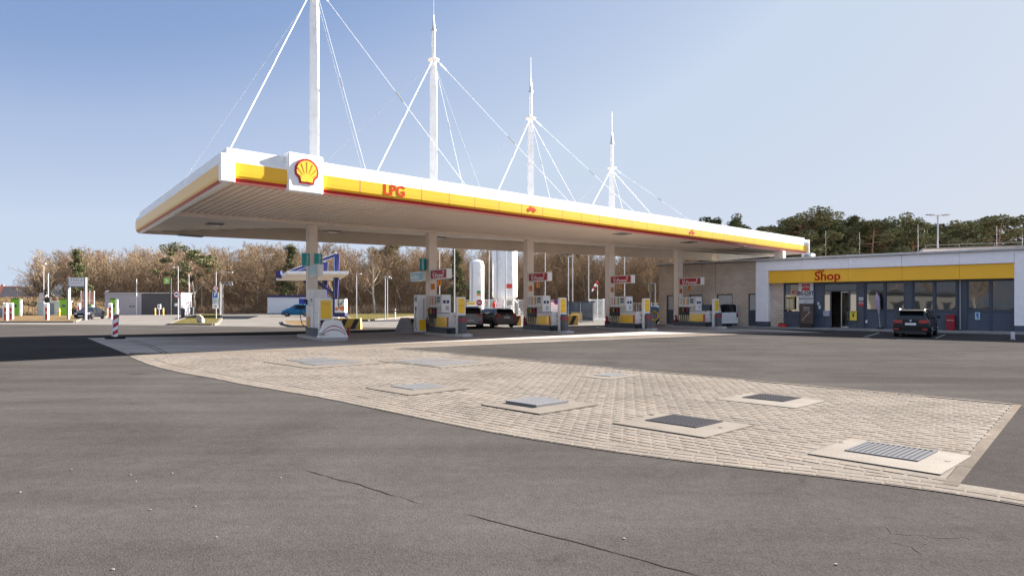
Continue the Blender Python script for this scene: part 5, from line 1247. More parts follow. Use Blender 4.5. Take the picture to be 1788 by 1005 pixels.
green(27,104,'lime green charger with white side, leftmost'); green(112,108,'lime green charger between the transformer cabinet and the charging sign'); green(197.5,104,'lime green charger left of the long grey kiosk behind the striped beacon',.7); green(154,112,'lime green charger mostly hidden behind the navy saloon',.9,1.9)
# transformer cabinet
t = thing('transformer_cabinet', 'grey transformer cabinet with slatted doors before the dry grass bank', 'cabinet', (X(95,110),110,0)); mb = MB(LGREY); mb.box(-2.1,2.1,-1,1,0,2.25); mb.build('housing', t, bevel=.03)
mb = MB(WHITE); mb.box(-2.2,2.2,-1.1,1.1,2.25,2.4); mb.build('roof', t); mb = MB(mat('door_slate', (.16,.19,.25), .5)); mb.box(-.55,.65,-1.03,-1.001,.25,2.0); d_ = mb.build('door', t); mb = MB(GREY)
for k in range(12): mb.box(-.5,.6,-1.045,-1.031,.35+k*.13,.40+k*.13)
mb.build('slat', d_); mb = MB(BLACK); mb.box(-2.1,2.1,-1.01,1.0,-.01,.05); mb.build('base', t)
# charging sign frame
d = 79; t = thing('charging_sign', 'tall grey sign frame with a white panel reading TESLA', 'sign', (X(134.5,d),d,0)); w = (150-120)/F*d/2
mb = MB(mat('frame_grey', (.20,.20,.22), .4)); 
for s in (-1,1): mb.box(s*w-.09,s*w+.09,-.15,.15,0,4.9)
mb.box(-w+.09,w-.09,-.15,.15,0,.12); mb.box(-w+.09,w-.09,-.15,.15,3.78,3.92); mb.build('frame', t)
mb = MB(mat('panel_pale', (.62,.64,.68), .4)); mb.box(-w+.09,w-.09,-.10,.10,3.925,4.88); p = mb.build('panel', t); text('lettering', 'T E S L A', .32, TXT, p, TM(0,-.105,4.60), .003, bold=.006, sx=1.15); mb = MB(TXT); mb.box(-w*.75,w*.6,-.106,-.101,4.22,4.27); mb.build('small_print', p)
# brown screen panels
d = 115; t = thing('timber_screen', 'reddish brown timber screen in pale frames behind the navy saloon', 'screen', (X(153.5,d),d,0)); w = 1.1
mb = MB(mat('timber_red', (.36,.17,.12), .7, var=.2, vscale=6)); mb.box(-w,w,-.05,.05,1.0,4.0); mb.build('boards', t); mb = MB(WHITE)
for k in range(4): x = -w+k*2*w/3; mb.box(x-.05,x+.05,-.1,-.051,0,4.1)
mb.box(-w,w,-.09,-.051,2.45,2.52); mb.build('frame', t)
# long kiosk
d = 123; t = thing('grey_kiosk', 'long flat kiosk, pale grey on the left and black on the right', 'building', (X(183,d),d,0)); x1 = X(247,d)-X(183,d); x2 = X(311,d)-X(183,d); x3 = X(316.5,d)-X(183,d)
m1 = mat('kiosk_pale', (.40,.38,.40), .6, var=.05); m2 = mat('kiosk_black', (.055,.055,.065), .5, var=.1); mb = MB(m1); mb.box(0,x1,0,4,0,3.8); mb.build('pale_wall', t); mb = MB(m2); mb.box(x1+.01,x2,-.02,4,0,3.75); mb.build('black_wall', t); mb = MB(m1); mb.box(x2+.01,x3,-.05,4,0,3.8); mb.build('end_wall', t)
mb = MB(LGREY); mb.box(-.1,x3+.1,-.15,4.1,3.81,3.95); mb.build('roof_edge', t)
mb = MB(BLACK); 
for k in (0, .55): mb.box(x1-2.1+k,x1-1.8+k,-.02,-.001,1.35,1.6)
mb.build('vent', t); mb = MB(LGREY); mb.box(x1-2.0,x1-1.0,-.02,-.001,2.9,3.0); mb.box(x1-2.0,x1-1.2,-.02,-.001,2.4,2.5); mb.build('wall_lettering', t)
t = thing('roof_camera', 'small white camera on the left end of the grey kiosk roof', 'camera', (X(187,d),d,3.95)); mb = MB(WCLEAN); mb.box(-.25,.2,-.12,.12,.15,.38); mb.build('camera_body', t, bevel=.03); mb = MB(GREY); mb.cyl(0,0,0,.15,.04,8); mb.build('stalk', t)
def bollard(px, d, lab):
    t = thing('yellow_bollard', lab, 'bollard', (X(px,d),d,0), 0, 'yellow banded bollards'); mb = MB(mat('bollard_yellow', (.80,.52,.06), .5)); mb.tube([(0,0,0),(0,0,1.15),(0,0,1.22)], [.12,.12,.05], 10); mb.build('post', t, smooth=True)
    mb = MB(mat('bollard_band', (.75,.72,.68), .5)); mb.cyl(0,0,.75,.95,.125,10); mb.build('band', t)
bollard(270.8,118,'yellow bollard left of the small wall box sign'); bollard(285,118,'yellow bollard right of the small wall box sign'); bollard(103.3,104,'yellow bollard in front of the transformer cabinet'); bollard(122,104,'yellow bollard at the left foot of the charging sign'); bollard(187.6,102,'yellow bollard right of the navy saloon'); bollard(206,112,'yellow bollard right of the striped beacon')
t = thing('charge_box', 'white wall box on a thin post between two yellow bollards', 'charge point', (X(278,118),118,0)); mb = MB(GALV); mb.cyl(0,0,0,1.2,.06,8); mb.build('post', t); mb = MB(WCLEAN); mb.box(-.27,.27,-.1,.1,1.0,1.85); mb.build('box', t, bevel=.05); mb = MB(BLACK); mb.disc((0,-.101,1.5),(0,-1,0),.14,.01,12); mb.build('socket', t)
t = thing('arrow_sign', 'green flag sign with white arrow on a black pole', 'sign', (X(298,121),121,0)); hh = H(485,121); mb = MB(mat('pole_black', (.02,.02,.022), .5)); mb.box(-.1,.1,-.1,.1,0,hh); mb.build('pole', t); mb = MB(mat('flag_green', (.28,.50,.10), .4)); mb.box(-1.2,-.11,-.06,.06,hh-1.05,hh); f_ = mb.build('flag', t)
mb = MB(WCLEAN); mb.bar((-.85,-.07,hh-.25),(-.5,-.07,hh-.52),.02,.13); mb.bar((-.5,-.071,hh-.52),(-.85,-.071,hh-.80),.02,.13); mb.build('arrow', f_)
def roundsign(name, lab, px, py, d, r, sym=None, off=-.12, ring=REDF):
    x = X(px,d); z = H(py,d); t = thing(name, lab, 'road sign', (x,d+off,z)); mb = MB(ring); mb.disc((0,0,0),(0,-1,0),r,.02,28); mb.build('red_ring', t); mb = MB(WCLEAN); mb.disc((0,-.021,0),(0,-1,0),r*.78,.004,28); f_ = mb.build('face', t)
    mb = MB(BLACK)
    if sym == 'truck': mb.box(-r*.5,r*.15,-.03,-.026,-r*.15,r*.25); mb.box(r*.2,r*.5,-.03,-.026,-r*.15,r*.1); mb.disc((-r*.3,-.026,-r*.2),(0,-1,0),r*.1,.004,8); mb.disc((r*.35,-.026,-r*.2),(0,-1,0),r*.1,.004,8); mb.build('lorry_symbol', f_)
    if sym == '30': text('numeral', '30', r*1.0, BLACK, f_, TM(0,-.03,0), .002)
    return t
roundsign('round_sign', 'round red ringed sign with a black lorry left of the litter bins', 309.8, 513.8, 82, .42, 'truck')
t = thing('small_plate', 'small pale plate below the round lorry sign', 'sign', (X(308.5,82),81.85,H(532,82)-.15)); mb = MB(WCLEAN); mb.box(-.18,.1,-.01,.01,0,.33); mb.build('plate', t); mb = MB(GALV); mb.box(.05,.15,.01,.06,.12,.2); mb.build('bracket', t)
roundsign('round_sign', 'round red ringed 30 sign above the blue parking sign', 377.5, 503.2, 82, .33, '30')
t = thing('parking_sign', 'blue parking sign with white P above pale supplementary plates', 'road sign', (X(376.8,82),81.85,H(538.5,82))); hh = 82/F
mb = MB(WCLEAN); mb.box(-.36,.36,-.012,.012,18.4*hh,28.8*hh); mb.build('frame', t); mb = MB(SIGNBLUE); mb.box(-.32,.32,-.018,-.013,19*hh,28.3*hh); f_ = mb.build('blue_face', t); text('letter', 'P', .62, WCLEAN, f_, TM(0,-.02,23.8*hh), .002, bold=.015)
mb = MB(mat('plate_pale_blue', (.45,.62,.75), .4)); mb.box(-.34,.34,-.012,.012,9.3*hh,18.2*hh); q_ = mb.build('middle_plate', t); mb = MB(PAPC)
for k in range(3): mb.box(-.25,.2,-.018,-.013,(10.8+k*2)*hh,(12+k*2)*hh)
mb.build('print', q_); mb = MB(WCLEAN); mb.box(-.34,.34,-.012,.012,0,8.6*hh); q_ = mb.build('lower_plate', t); mb = MB(BLACK); mb.prism([(-.18,3.6*hh),(-.1,4.6*hh),(.02,4.8*hh),(.1,5.4*hh),(.16,3.6*hh)],-.018,-.013); mb.build('vehicle_symbol', q_)
def litter(px, d, lab, h=1.15, w=.62):
    t = thing('litter_bin', lab, 'litter bin', (X(px,d),d,0), 0, 'dark litter bins by the grass island'); mb = MB(mat('bin_slate', (.05,.065,.075), .5, var=.1)); mb.tube([(0,0,.05),(0,0,h*.9)], [w*.38,w*.5], 14); mb.build('bin_body', t, smooth=True); mb = MB(DGREY); mb.tube([(0,0,h*.9),(0,0,h*.93),(0,0,h)], [w*.54,w*.54,w*.4], 14); mb.build('lid', t); mb = MB(BLACK); mb.cyl(0,0,0,.06,w*.4,14); mb.build('base', t)
litter(319,96,'nearer dark litter bin right of the round lorry sign',1.35,.62); litter(335.5,118,'farther dark litter bin between the poles on the grass island',1.35,.62)
# rock
def rock(x, y, w, h):
    t = MB(mat('rock_stone', (.36,.30,.25), .9, var=.25, vscale=5, bump=.6, bscale=9)); bm = bmesh.new(); bmesh.ops.create_icosphere(bm, subdivisions=4, radius=1)
    from mathutils import noise
    for v in bm.verts:
        n_ = noise.noise(v.co*1.3)*.35+noise.noise(v.co*4)*.08; v.co = v.co*(1+n_); v.co.x *= w; v.co.y *= w*.8; v.co.z = max(-.1, v.co.z*h*.6+h*.35+v.co.x*-.25)
    me = bpy.data.meshes.new('boulder'); bm.to_mesh(me); bm.free(); me.materials.append(t.mats[0]); me.polygons.foreach_set('use_smooth', [True]*len(me.polygons)); o = bpy.data.objects.new('boulder', me); COL.objects.link(o); o.location = (x,y,.1); tag(o, 'grey brown boulder on the tip of the grass island', 'rock')
rock(X(350.5,62.5), 62.5, .36, .72)
# striped beacon
g = G(201,591.3); t = thing('warning_beacon', 'red and white diagonal striped beacon panel in a black rubber foot', 'beacon', (g.x,g.y,0), .12); mb = MB(mat('rubber', (.025,.024,.026), .9)); mb.slab([(-.44,-.16),(-.36,-.22),(.36,-.22),(.46,-.14),(.46,.14),(.36,.22),(-.36,.22),(-.44,.16)],0.004,.10); mb.build('rubber_foot', t, bevel=.02)
L_ = Matrix.Rotation(.055,4,'Y'); mb = MB(WHITE); mb.box(-.125,.125,-.03,.03,.13,1.30,M=L_); mb.box(-.16,-.125,-.05,.05,.13,1.28,M=L_); mb.box(-.04,.04,-.02,.02,.06,.14,M=L_); pn = mb.build('panel', t, bevel=.008); mb = MB(mat('beacon_red', (.48,.02,.05), .4))
for z in (.16,.55,.96):
    a0, b0, a1, b1 = z, z+.20, z+.16, z+.36; b1 = min(b1, 1.29); mb.add([L_@Vector((-.12,-.032,a0)),L_@Vector((.12,-.032,a1)),L_@Vector((.12,-.032,b1)),L_@Vector((-.12,-.032,b0))], [(0,1,2,3)])
mb.build('stripe', pn); mb = MB(DGREY); mb.box(-.10,.10,-.035,-.031,1.16,1.25,M=L_); mb.build('reflector_strip', pn)
# white kiosk with blue top
d = 127; t = thing('white_kiosk', 'long white kiosk with a dark blue band along its roof edge', 'building', (X(467,d),d,0)); w = X(562,d)-X(467,d); mb = MB(mat('kiosk_white', (.62,.64,.68), .5, var=.04)); mb.box(0,w,0,4,0,3.15); mb.build('wall', t); mb = MB(BLUE); mb.box(-.1,w+.1,-.1,4.1,3.15,3.55); mb.build('blue_band', t); mb = MB(mat('kiosk_blue', (.02,.03,.30), .5)); mb.box(X(522,d)-X(467,d),X(532,d)-X(467,d)+1.5,-.03,-.001,1.9,2.9); mb.build('blue_square', t); mb = MB(GREY); mb.box(0,w,-.05,-.001,0,.25); mb.build('plinth', t)
# blue steel canopy
d = 104; ox = X(587,d); t = thing('steel_canopy', 'small white canopy hung from dark blue steel frames behind the first column', 'canopy', (ox,d,0)); k = d/F
x0, x1, x2, x3 = X(501,93)-ox, X(609,93)-ox, X(592,117)-ox, X(482,117)-ox
mb = MB(WHITE); mb.slab([(x0,-11),(x1,-11),(x2,13),(x3,13)], 5.96, 6.35); mb.build('roof_slab', t)
mb = MB(mat('slab_beige', (.80,.70,.60), .6)); mb.slab([(x0+.1,-10.9),(x1-.1,-10.9),(x2-.1,12.9),(x3+.1,12.9)], 5.90, 5.955); mb.build('roof_soffit', t)
for (yy, px, top) in ((0,587,9.5),(12,567.5,9.0)):
    dx = X(px,104+yy)-ox; mb = MB(BLUE); mb.bar((dx-.25,yy,0),(dx+.15,yy,top),.42,.75); mb.build('post', t); mb = MB(mat('strip_pale', (.10,.16,.35), .4)); mb.box(dx-.22,dx-.12,yy-.40,yy-.385,3,top-.3); mb.build('light_strip', t)
    mb = MB(BLUE); mb.bar((dx,yy,top-.15),(dx-7.4,yy,6.6),.25,.42); mb.build('tie_beam', t); mb = MB(mat('flashing', (.5,.5,.6), .5)); mb.bar((dx,yy,top+.12),(dx-7.4,yy,6.87),.26,.08); mb.build('beam_flashing', t); mb = MB(BLUE); mb.bar((dx,yy,3.2),(dx-3.6,yy,5.8),.25,.38); mb.build('brace', t)
mb = MB(BLUE); mb.box(-9.0,-8.3,-.6,.3,5.8,6.9); mb.build('end_block', t)
d = 100; t = thing('tall_charger', 'tall white charger with orange pictures and dark blue foot', 'charger', (X(596,d),d,0), radians(-12)); mb = MB(WCLEAN); mb.box(-.85,.75,-.4,.4,.62,2.6); mb.build('body', t, bevel=.03); mb = MB(BLUE); mb.box(-.86,.76,-.42,.42,0,.61); mb.build('foot', t); og = mat('picture_orange', (.75,.22,.06), .5, var=.3, vscale=3); mb = MB(og); mb.disc((.3,-.402,1.25),(0,-1,0),.38,.01,16); mb.disc((-.55,-.402,1.15),(0,-1,0),.25,.01,16); mb.build('orange_picture', t)
mb = MB(GREENP); mb.box(.05,.35,-.41,-.401,1.75,1.9); mb.build('green_mark', t); mb = MB(BLACK); mb.tube([(-.25,-.45,2.5),(-.2,-.6,1.8),(-.1,-.5,1.2)], .06, 6); mb.tube([(.6,-.45,2.4),(.2,-.6,1.9),(-.2,-.5,1.7)], .05, 6); mb.box(-.86,.77,-.42,.42,2.6,2.72); mb.build('cable', t)
t = thing('charging_cable', 'black cable curling over the kerb at the foot of the blue frame', 'cable', (X(583,86),86,0)); mb = MB(BLACK); mb.tube([(-.3,0,.05),(-.1,0,.3),(.3,0,.5),(.7,0,.3)], .03, 5); mb.build('loop', t); mb = MB(WCLEAN); mb.box(-.4,.6,.05,.3,0,.22); mb.build('white_block', t, bevel=.03)
# tanks
def tank(px, d, ptop, rad, zb, lab, logo, seed):
    t = thing('storage_tank', lab, 'tank', (X(px,d),d,0)); h = H(ptop,d); mb = MB(WHITE); N_ = 36
    mb.tube([(0,0,zb),(0,0,zb+.35),(0,0,h-.55),(0,0,h-.2),(0,0,h)], [rad*.75,rad,rad,rad*.85,rad*.45], N_); mb.build('vessel', t, smooth=True)
    mb = MB(WHITE)
    for k in range(3): a = k*2*pi/3+.5; mb.cyl(cos(a)*rad*.75, sin(a)*rad*.75, 0, zb+.5, .12, 8); mb.build('leg', t); mb = MB(WHITE)
    mb = MB(GALV); a = -2.2; mb.tube([(cos(a)*rad*1.05,sin(a)*rad*1.05,.3),(cos(a)*rad*1.05,sin(a)*rad*1.05,h-.3)], .05, 6); mb.build('riser_pipe', t)
    for nm, m_, a, z0, z1 in logo:
        mb = MB(m_); vs = []; fs = []
        for k in range(6):
            an = a-.26+.52*k/5; vs += [(cos(an)*(rad+.01),sin(an)*(rad+.01),z0),(cos(an)*(rad+.01),sin(an)*(rad+.01),z1)]
        for k in range(5): fs.append((2*k,2*k+2,2*k+3,2*k+1))
        mb.add(vs, fs); mb.build(nm, t)
    mb = MB(GALV)
    for k in range(7): a = k*pi/3.5; mb.cyl(cos(a)*rad*.55,sin(a)*rad*.55,h-.2,h+.12,.03,5)
    mb.build('top_fitting', t)
    return t
tank(832.5,85,454,.90,.9,'smaller slim white upright tank with green and orange mark',[('green_mark',mat('mark_green',(.03,.28,.10),.4),-1.25,3.15,3.5),('orange_mark',mat('mark_orange',(.75,.28,.05),.4),-1.25,2.85,3.14),('small_print',TXT,-1.25,1.9,1.98)],1)
tank(881.5,84,400,1.55,2.4,'large white upright tank on legs reaching above the canopy edge',[('red_mark',mat('mark_red',(.65,.06,.04),.4),-1.2,3.75,4.3)],2)
rr = random.Random(11)
t = thing('pipe_skid', 'tangle of white and steel pipework under the large tank', 'pipework', (X(885,82),82,0)); 
mb = MB(GALV)
for k in range(26):
    x = rr.uniform(-2.2,3.2); z = rr.uniform(.4,2.2); y = rr.uniform(-1,.5); p = [(x,y,z)]
    for j in range(3): x += rr.choice((-.6,0,.5)); z = min(2.5, max(.3, z+rr.choice((-.5,0,.5)))); p.append((x,y,z))
    mb.tube(p, rr.choice((.03,.045,.06)), 6)
mb.build('pipes', t); mb = MB(WHITE)
for k in range(8): x = -3+k*.9+rr.uniform(-.2,.2); mb.cyl(x,-.6,0,rr.uniform(.9,1.7),.11,10)
mb.build('white_post', t); mb = MB(WCLEAN); mb.box(-1.1,-.55,-.8,-.3,0,2.6); mb.build('tall_cabinet', t, bevel=.03)
t = thing('gas_cylinder', 'red upright cylinder beside the large tank', 'cylinder', (X(862.5,80),80,1.05)); mb = MB(mat('cyl_red', (.55,.03,.02), .35)); mb.tube([(0,0,0),(0,0,.9),(0,0,1.05)], [.2,.2,.06], 12); mb.build('shell', t, smooth=True); mb = MB(GREY); mb.box(-.2,.2,-.2,.2,-1.05,0); mb.build('stand', t)
def fence(xa, ya, xb, yb, h, lab, m, step=.35, pw=.05):
    a = Vector((xa,ya,0)); b = Vector((xb,yb,0)); d_ = b-a; t = thing('steel_fence', lab, 'fence', (xa,ya,0), atan2(d_.y,d_.x)); L = d_.length; mb = MB(m); n = int(L/step)
    for k in range(n+1): mb.box(k*step-.02,k*step+.02,-.02,.02,.1,h)
    mb.box(0,L,-.03,.03,.15,.2); mb.box(0,L,-.03,.03,h-.1,h-.05); mb.build('bars', t)
    for k in range(int(L/2.5)+1): mb = MB(m); mb.box(k*2.5-pw,k*2.5+pw,-.05,.05,0,h+.05); mb.build('fence_post', t)
fence(X(806,90),90,X(985,90),90,2.45,'grey bar fence behind the white tanks',GALV,.16); fence(X(1030,74),74,X(1062,71),71,2.35,'pale palisade fence right of the glass shelter',WHITE,.17); fence(X(1062,80),80,X(1150,80),80,2.0,'thin grey fence left of the brick wall corner',GALV,.3)
t = roundsign('round_sign', 'dark red round sign on the fence left of the smaller tank', 837, 528, 76, .34, None, 0, mat('dark_red', (.30,.02,.03), .4)); mb = MB(mat('dark_red', (.3,.02,.03), .4)); mb.disc((0,-.03,0),(0,-1,0),.27,.005,20); mb.build('dark_face', t); mb = MB(WCLEAN); mb.box(-.2,.2,-.04,-.036,-.04,.04); mb.build('bar', t)
t = thing('notice_board', 'white notice board with yellow head behind the silver car', 'sign', (X(823,77),77,0)); mb = MB(WCLEAN); mb.box(-.5,.45,-.02,.02,1.3,1.75); mb.build('board', t); mb = MB(mat('head_yellow', (.8,.6,.15), .5)); mb.box(-.5,.45,-.03,.03,1.751,2.1); mb.build('yellow_head', t); mb = MB(GALV); mb.box(-.45,-.4,-.02,.02,0,1.3); mb.box(.35,.4,-.02,.02,0,1.3); mb.build('leg', t); mb = MB(TXT); mb.box(-.4,.35,-.032,-.0301,1.85,1.9); mb.build('print', t)
t = thing('white_board', 'wide white information board behind the third fuel pump', 'sign', (X(969,74),74,0)); mb = MB(WCLEAN); mb.box(-.45,.42,-.03,.03,.9,2.05); mb.build('board', t); mb = MB(GALV); mb.box(-.4,-.34,-.03,.03,0,.9); mb.box(.3,.36,-.03,.03,0,.9); mb.build('leg', t); mb = MB(RED)
for k in range(4): mb.box(-.35+k*.2,-.27+k*.2,-.035,-.031,1.1,1.2)
mb.build('print', t)
t = roundsign('no_stopping_sign', 'round blue no stopping sign with red ring above the white board', 971.5, 526.5, 73.5, .30, None, 0); mb = MB(mat('ns_blue', (.05,.05,.25), .4)); mb.disc((0,-.026,0),(0,-1,0),.24,.005,20); mb.build('blue_face', t); mb = MB(RED); mb.bar((-.17,-.036,-.17),(.17,-.036,.17),.05,.01); mb.bar((-.17,-.038,.17),(.17,-.038,-.17),.05,.01); mb.build('cross', t)
# glass shelter
d = 69; t = thing('glass_shelter', 'glass sided shelter with dark flat roof left of the palisade fence', 'shelter', (X(1014,d),d,0), -.12); w = 1.25; mb = MB(LGREY)
for x,y in ((-w,0),(-.02,0),(w,0),(-w,1.24),(w,1.24)): mb = MB(LGREY); mb.box(x-.04,x+.04,y-.04,y+.04,0,2.0); mb.build('corner_post', t)
mb = MB(DGREY); mb.box(-w-.15,w+.15,-.2,1.4,2.0,2.12); mb.build('roof', t); mb = MB(mat('shelter_glass', (.06,.09,.13), .06, coat=.5, spec=1)); mb.box(-w+.04,-.06,-.01,.01,.12,1.98); mb.box(.02,w-.04,-.01,.01,.12,1.98); mb.box(-w+.04,w-.04,1.2,1.22,.12,1.98); mb.build('pane', t)
# windsock, post with device, small signs
t = pole('windsock', 'small red and white windsock on a thin pole behind the fourth pump', 'windsock', 1043.5, 490, 88, .03, WHITE); h = H(490,88)
for k, m_ in enumerate((REDF, WCLEAN, REDF, WCLEAN)): mb = MB(m_); mb.tube([(-k*.18,0,h-.15-k*.30),(-(k+1)*.18,0,h-.15-(k+1)*.30)], [.22-k*.035,.22-(k+1)*.035], 10); mb.build('cloth_band', t)
t = thing('air_post', 'pale green lamp head on a grey post left of the brick wall', 'lamp', (X(1135.5,60),60,0)); mb = MB(GALV); mb.cyl(0,0,0,2.9,.06,8); mb.build('post', t); mb = MB(mat('pale_green', (.45,.50,.32), .5)); mb.box(-.16,.16,-.12,.12,2.9,3.55); mb.build('lamp_head', t, bevel=.04)
t = thing('hose_reel', 'yellow coiled hose on a grey stand behind the fourth bin', 'hose', (X(1142,56),56,0)); mb = MB(YELL)
for k in range(3):
    mb.tube([(cos(a*pi/8)*(.28+.03*k),-.1-k*.04,.85+sin(a*pi/8)*(.32+.03*k)) for a in range(17)], .03, 5)
mb.build('hose_coil', t); mb = MB(GREY); mb.box(-.15,.15,-.05,.2,0,1.1); mb.build('stand', t)
t = thing('marker_post', 'short white marker post on the verge left of the grey barrier', 'post', (X(690,84),84,0)); mb = MB(WCLEAN); mb.box(-.06,.06,-.06,.06,0,1.25); mb.build('post', t); mb = MB(BLACK); mb.box(-.062,.062,-.065,.065,.9,1.05); mb.build('band', t)
# far houses on the left
def house(px, d, w, h, lab, roofc, rz):
    t = thing('far_house', lab, 'house', (X(px,d),d,0), rz); mb = MB(mat('render_white', (.6,.57,.52), .8, var=.05)); mb.box(-w/2,w/2,-4,4,0,h); mb.prism([(-4,h),(4,h),(0,h+3.3)], -w/2+.1, w/2-.1, M=Matrix.Rotation(pi/2,4,'Z')); mb.build('wall', t)
    mb = MB(roofc); 
    for s in (-1,1): mb.add([(-w/2-.5,s*4.6,h-.35),(w/2+.5,s*4.6,h-.35),(w/2+.5,0,h+3.5),(-w/2-.5,0,h+3.5),(-w/2-.5,s*4.6,h-.1),(w/2+.5,s*4.6,h-.1),(w/2+.5,0,h+3.75),(-w/2-.5,0,h+3.75)], [(0,1,2,3),(4,5,6,7),(0,1,5,4),(0,3,7,4),(1,2,6,5)])
    mb.build('roof', t); mb = MB(mat('house_window', (.05,.06,.08), .2))
    for k in range(3): mb.box(-w/2+1.2+k*w/3.4,-w/2+2.3+k*w/3.4,-4.02,-4.001,1.2,2.4)
    mb.build('window', t); mb = MB(mat('chimney_brick', (.3,.14,.1), .8)); mb.box(-.4,.4,.6,1.3,h+2.4,h+4.3); mb.build('chimney', t)
house(45,235,12,4.2,'dark roofed house beyond the dry bank at the far left',mat('roof_dark', (.07,.065,.075), .8, var=.2),.35); house(66,250,10,3.8,'grey roofed house partly behind the left trees',mat('roof_greyish', (.22,.2,.18), .8, var=.2),-.5); house(2,240,11,4.6,'red roofed house at the left edge of the picture',mat('roof_red', (.36,.13,.08), .8, var=.2),.2)
# ================================================================ TREES
def rot_about(v, ax, a): return Matrix.Rotation(a, 3, ax) @ v
def bare_tree(seed, height=15., spread=1., dens=1., leanup=.25):
    r_ = random.Random(seed); T = ([], []); C = ([], [])
    def tube(buf, P, R, n):
        vs, fs = buf; up = None; base = len(vs)
        for i, p in enumerate(P):
            t = (P[min(i+1,len(P)-1)]-P[max(0,i-1)]).normalized()
            if up is None: up = t.orthogonal().normalized()
            up = (up-t*up.dot(t)).normalized(); b = t.cross(up)
            for k in range(n): a = 2*pi*k/n; q = p+(up*cos(a)+b*sin(a))*R[i]; vs.append((q.x,q.y,q.z))
        for i in range(len(P)-1):
            for k in range(n): fs.append((base+i*n+k, base+i*n+(k+1)%n, base+(i+1)*n+(k+1)%n, base+(i+1)*n+k))
    def ribbon(P, w):
        vs, fs = C; s = Vector((r_.gauss(0,1), r_.gauss(0,1), r_.gauss(0,.4))).normalized(); base = len(vs)
        for i, p in enumerate(P):
            ww = w*(1-i/len(P)*.7); vs.append(tuple(p-s*ww)); vs.append(tuple(p+s*ww))
        for i in range(len(P)-1): fs.append((base+2*i, base+2*i+1, base+2*i+3, base+2*i+2))
    def grow(p, d, L, rad, lev):
        n = (6,5,4,3,3)[lev]; P = [p.copy()]; q = p.copy(); dd = d.copy()
        for i in range(n):
            dd = (dd+Vector((r_.gauss(0,.16), r_.gauss(0,.16), r_.gauss(0,.10)+leanup*.3*(lev > 0)))*(.5 if lev == 0 else 1)).normalized(); q = q+dd*(L/n); P.append(q.copy())
        R = [rad*(1-.75*i/n) for i in range(n+1)]
        if lev <= 1: tube(T, P, R, 6 if lev == 0 else 4)
        elif lev == 2: tube(C, P, R, 3)
        else: ribbon(P, (.024,.016)[lev-3] if lev < 5 else .02)
        if lev == 4: return
        nc = int((11, 8, 7, 6)[lev]*(dens if lev > 0 else 1))
        for k in range(nc):
            f_ = (.30+.68*(k+r_.random()*.8)/nc) if lev == 0 else (.2+.8*(k+r_.random())/nc)
            f_ = min(.99, f_); i = int(f_*n); pt = P[i].lerp(P[i+1], f_*n-i); t = (P[i+1]-P[i]).normalized()
            ax = t.orthogonal().normalized(); ax = rot_about(ax, t, r_.uniform(0, 2*pi)); a = r_.uniform(.5, 1.05)*(1.1-.35*f_ if lev == 0 else .9)
            nd = rot_about(t, ax, a); ls = (.50, .52, .52, .55)[lev]*(1.15-.55*f_)*r_.uniform(.8,1.2)
            if lev == 0: ls *= spread
            grow(pt, nd, L*ls, R[i]*.55, lev+1)
    grow(Vector((0,0,-.2)), Vector((r_.gauss(0,.05), r_.gauss(0,.05), 1)).normalized(), height*.86, height*.016, 0)
    zm = max(v[2] for v in C[0]); k = height/zm
    return [([(a*k, b*k, c*k) for a, b, c in vs], fs) for vs, fs in (T, C)]
def leafy(buf, c, R, n, r_, s, flat=.6):
    vs, fs = buf
    for _ in range(n):
        u = Vector((r_.gauss(0,1), r_.gauss(0,1), r_.gauss(0,1))).normalized()*(R*r_.uniform(.35,1.0)**.6); u.z *= flat; p = c+u
        a = Vector((r_.gauss(0,1), r_.gauss(0,1), r_.gauss(0,.5))).normalized(); b = a.orthogonal().normalized(); b = rot_about(b, a, r_.uniform(0,6.28)); ss = s*r_.uniform(.6,1.4); k = len(vs)
        vs += [tuple(p-a*ss), tuple(p+b*ss*.45), tuple(p+a*ss), tuple(p-b*ss*.45)]; fs.append((k,k+1,k+2,k+3))
def pine(seed, height=15., crown=.5, width=.30, dens=1., style='pine'):
    r_ = random.Random(seed); T = MB(); C = ([], [])
    P = [Vector((0,0,-.2))]; d = Vector((r_.gauss(0,.04), r_.gauss(0,.04), 1))
    for i in range(7): d = (d+Vector((r_.gauss(0,.05), r_.gauss(0,.05), 0))).normalized(); P.append(P[-1]+d*height*.95/7)
    R = [height*.016*(1-.11*i) for i in range(8)]; T.tube(P, R, 8)
    nb = 22 if style == 'pine' else 34
    for k in range(nb):
        f_ = crown*.9+(1-crown*.9)*((k+r_.random())/nb); i = min(6, int(f_*7)); p = P[i].lerp(P[i+1], f_*7-i); a = r_.uniform(0, 2*pi)
        if style == 'pine': L = height*width*(.45+.75*sin(pi*min(1, (f_-crown*.9)/(1-crown*.9)*.85+.12)))*r_.uniform(.55,1.15); dz = r_.uniform(.0,.5)
        else: L = height*width*(1.15-f_)*r_.uniform(.8,1.15); dz = r_.uniform(-.25,.05)
        dr = Vector((cos(a), sin(a), dz)); e = p+dr*L; m_ = p+dr*L*.5+Vector((0,0,-.05*L)); T.tube([p, m_, e], [height*.005, height*.0035, height*.0015], 4)
        for j, q in enumerate((.45,.72,1.0)):
            if style != 'pine' or j > 0 or r_.random() < .6: leafy(C, p.lerp(e, q)+Vector((r_.gauss(0,.2), r_.gauss(0,.2), r_.gauss(.1,.15))), height*(.055 if style == 'pine' else .05)*r_.uniform(.75,1.4), int(150*dens), r_, .17, .72)
    leafy(C, P[-1], height*.06, int(200*dens), r_, .17, .8)
    return [(T.v, T.f), C]
def mesh_of(name, buf, m):
    me = bpy.data.meshes.new(name); me.from_pydata([tuple(v) for v in buf[0]], [], buf[1]); me.materials.append(m); return me
BARE = []
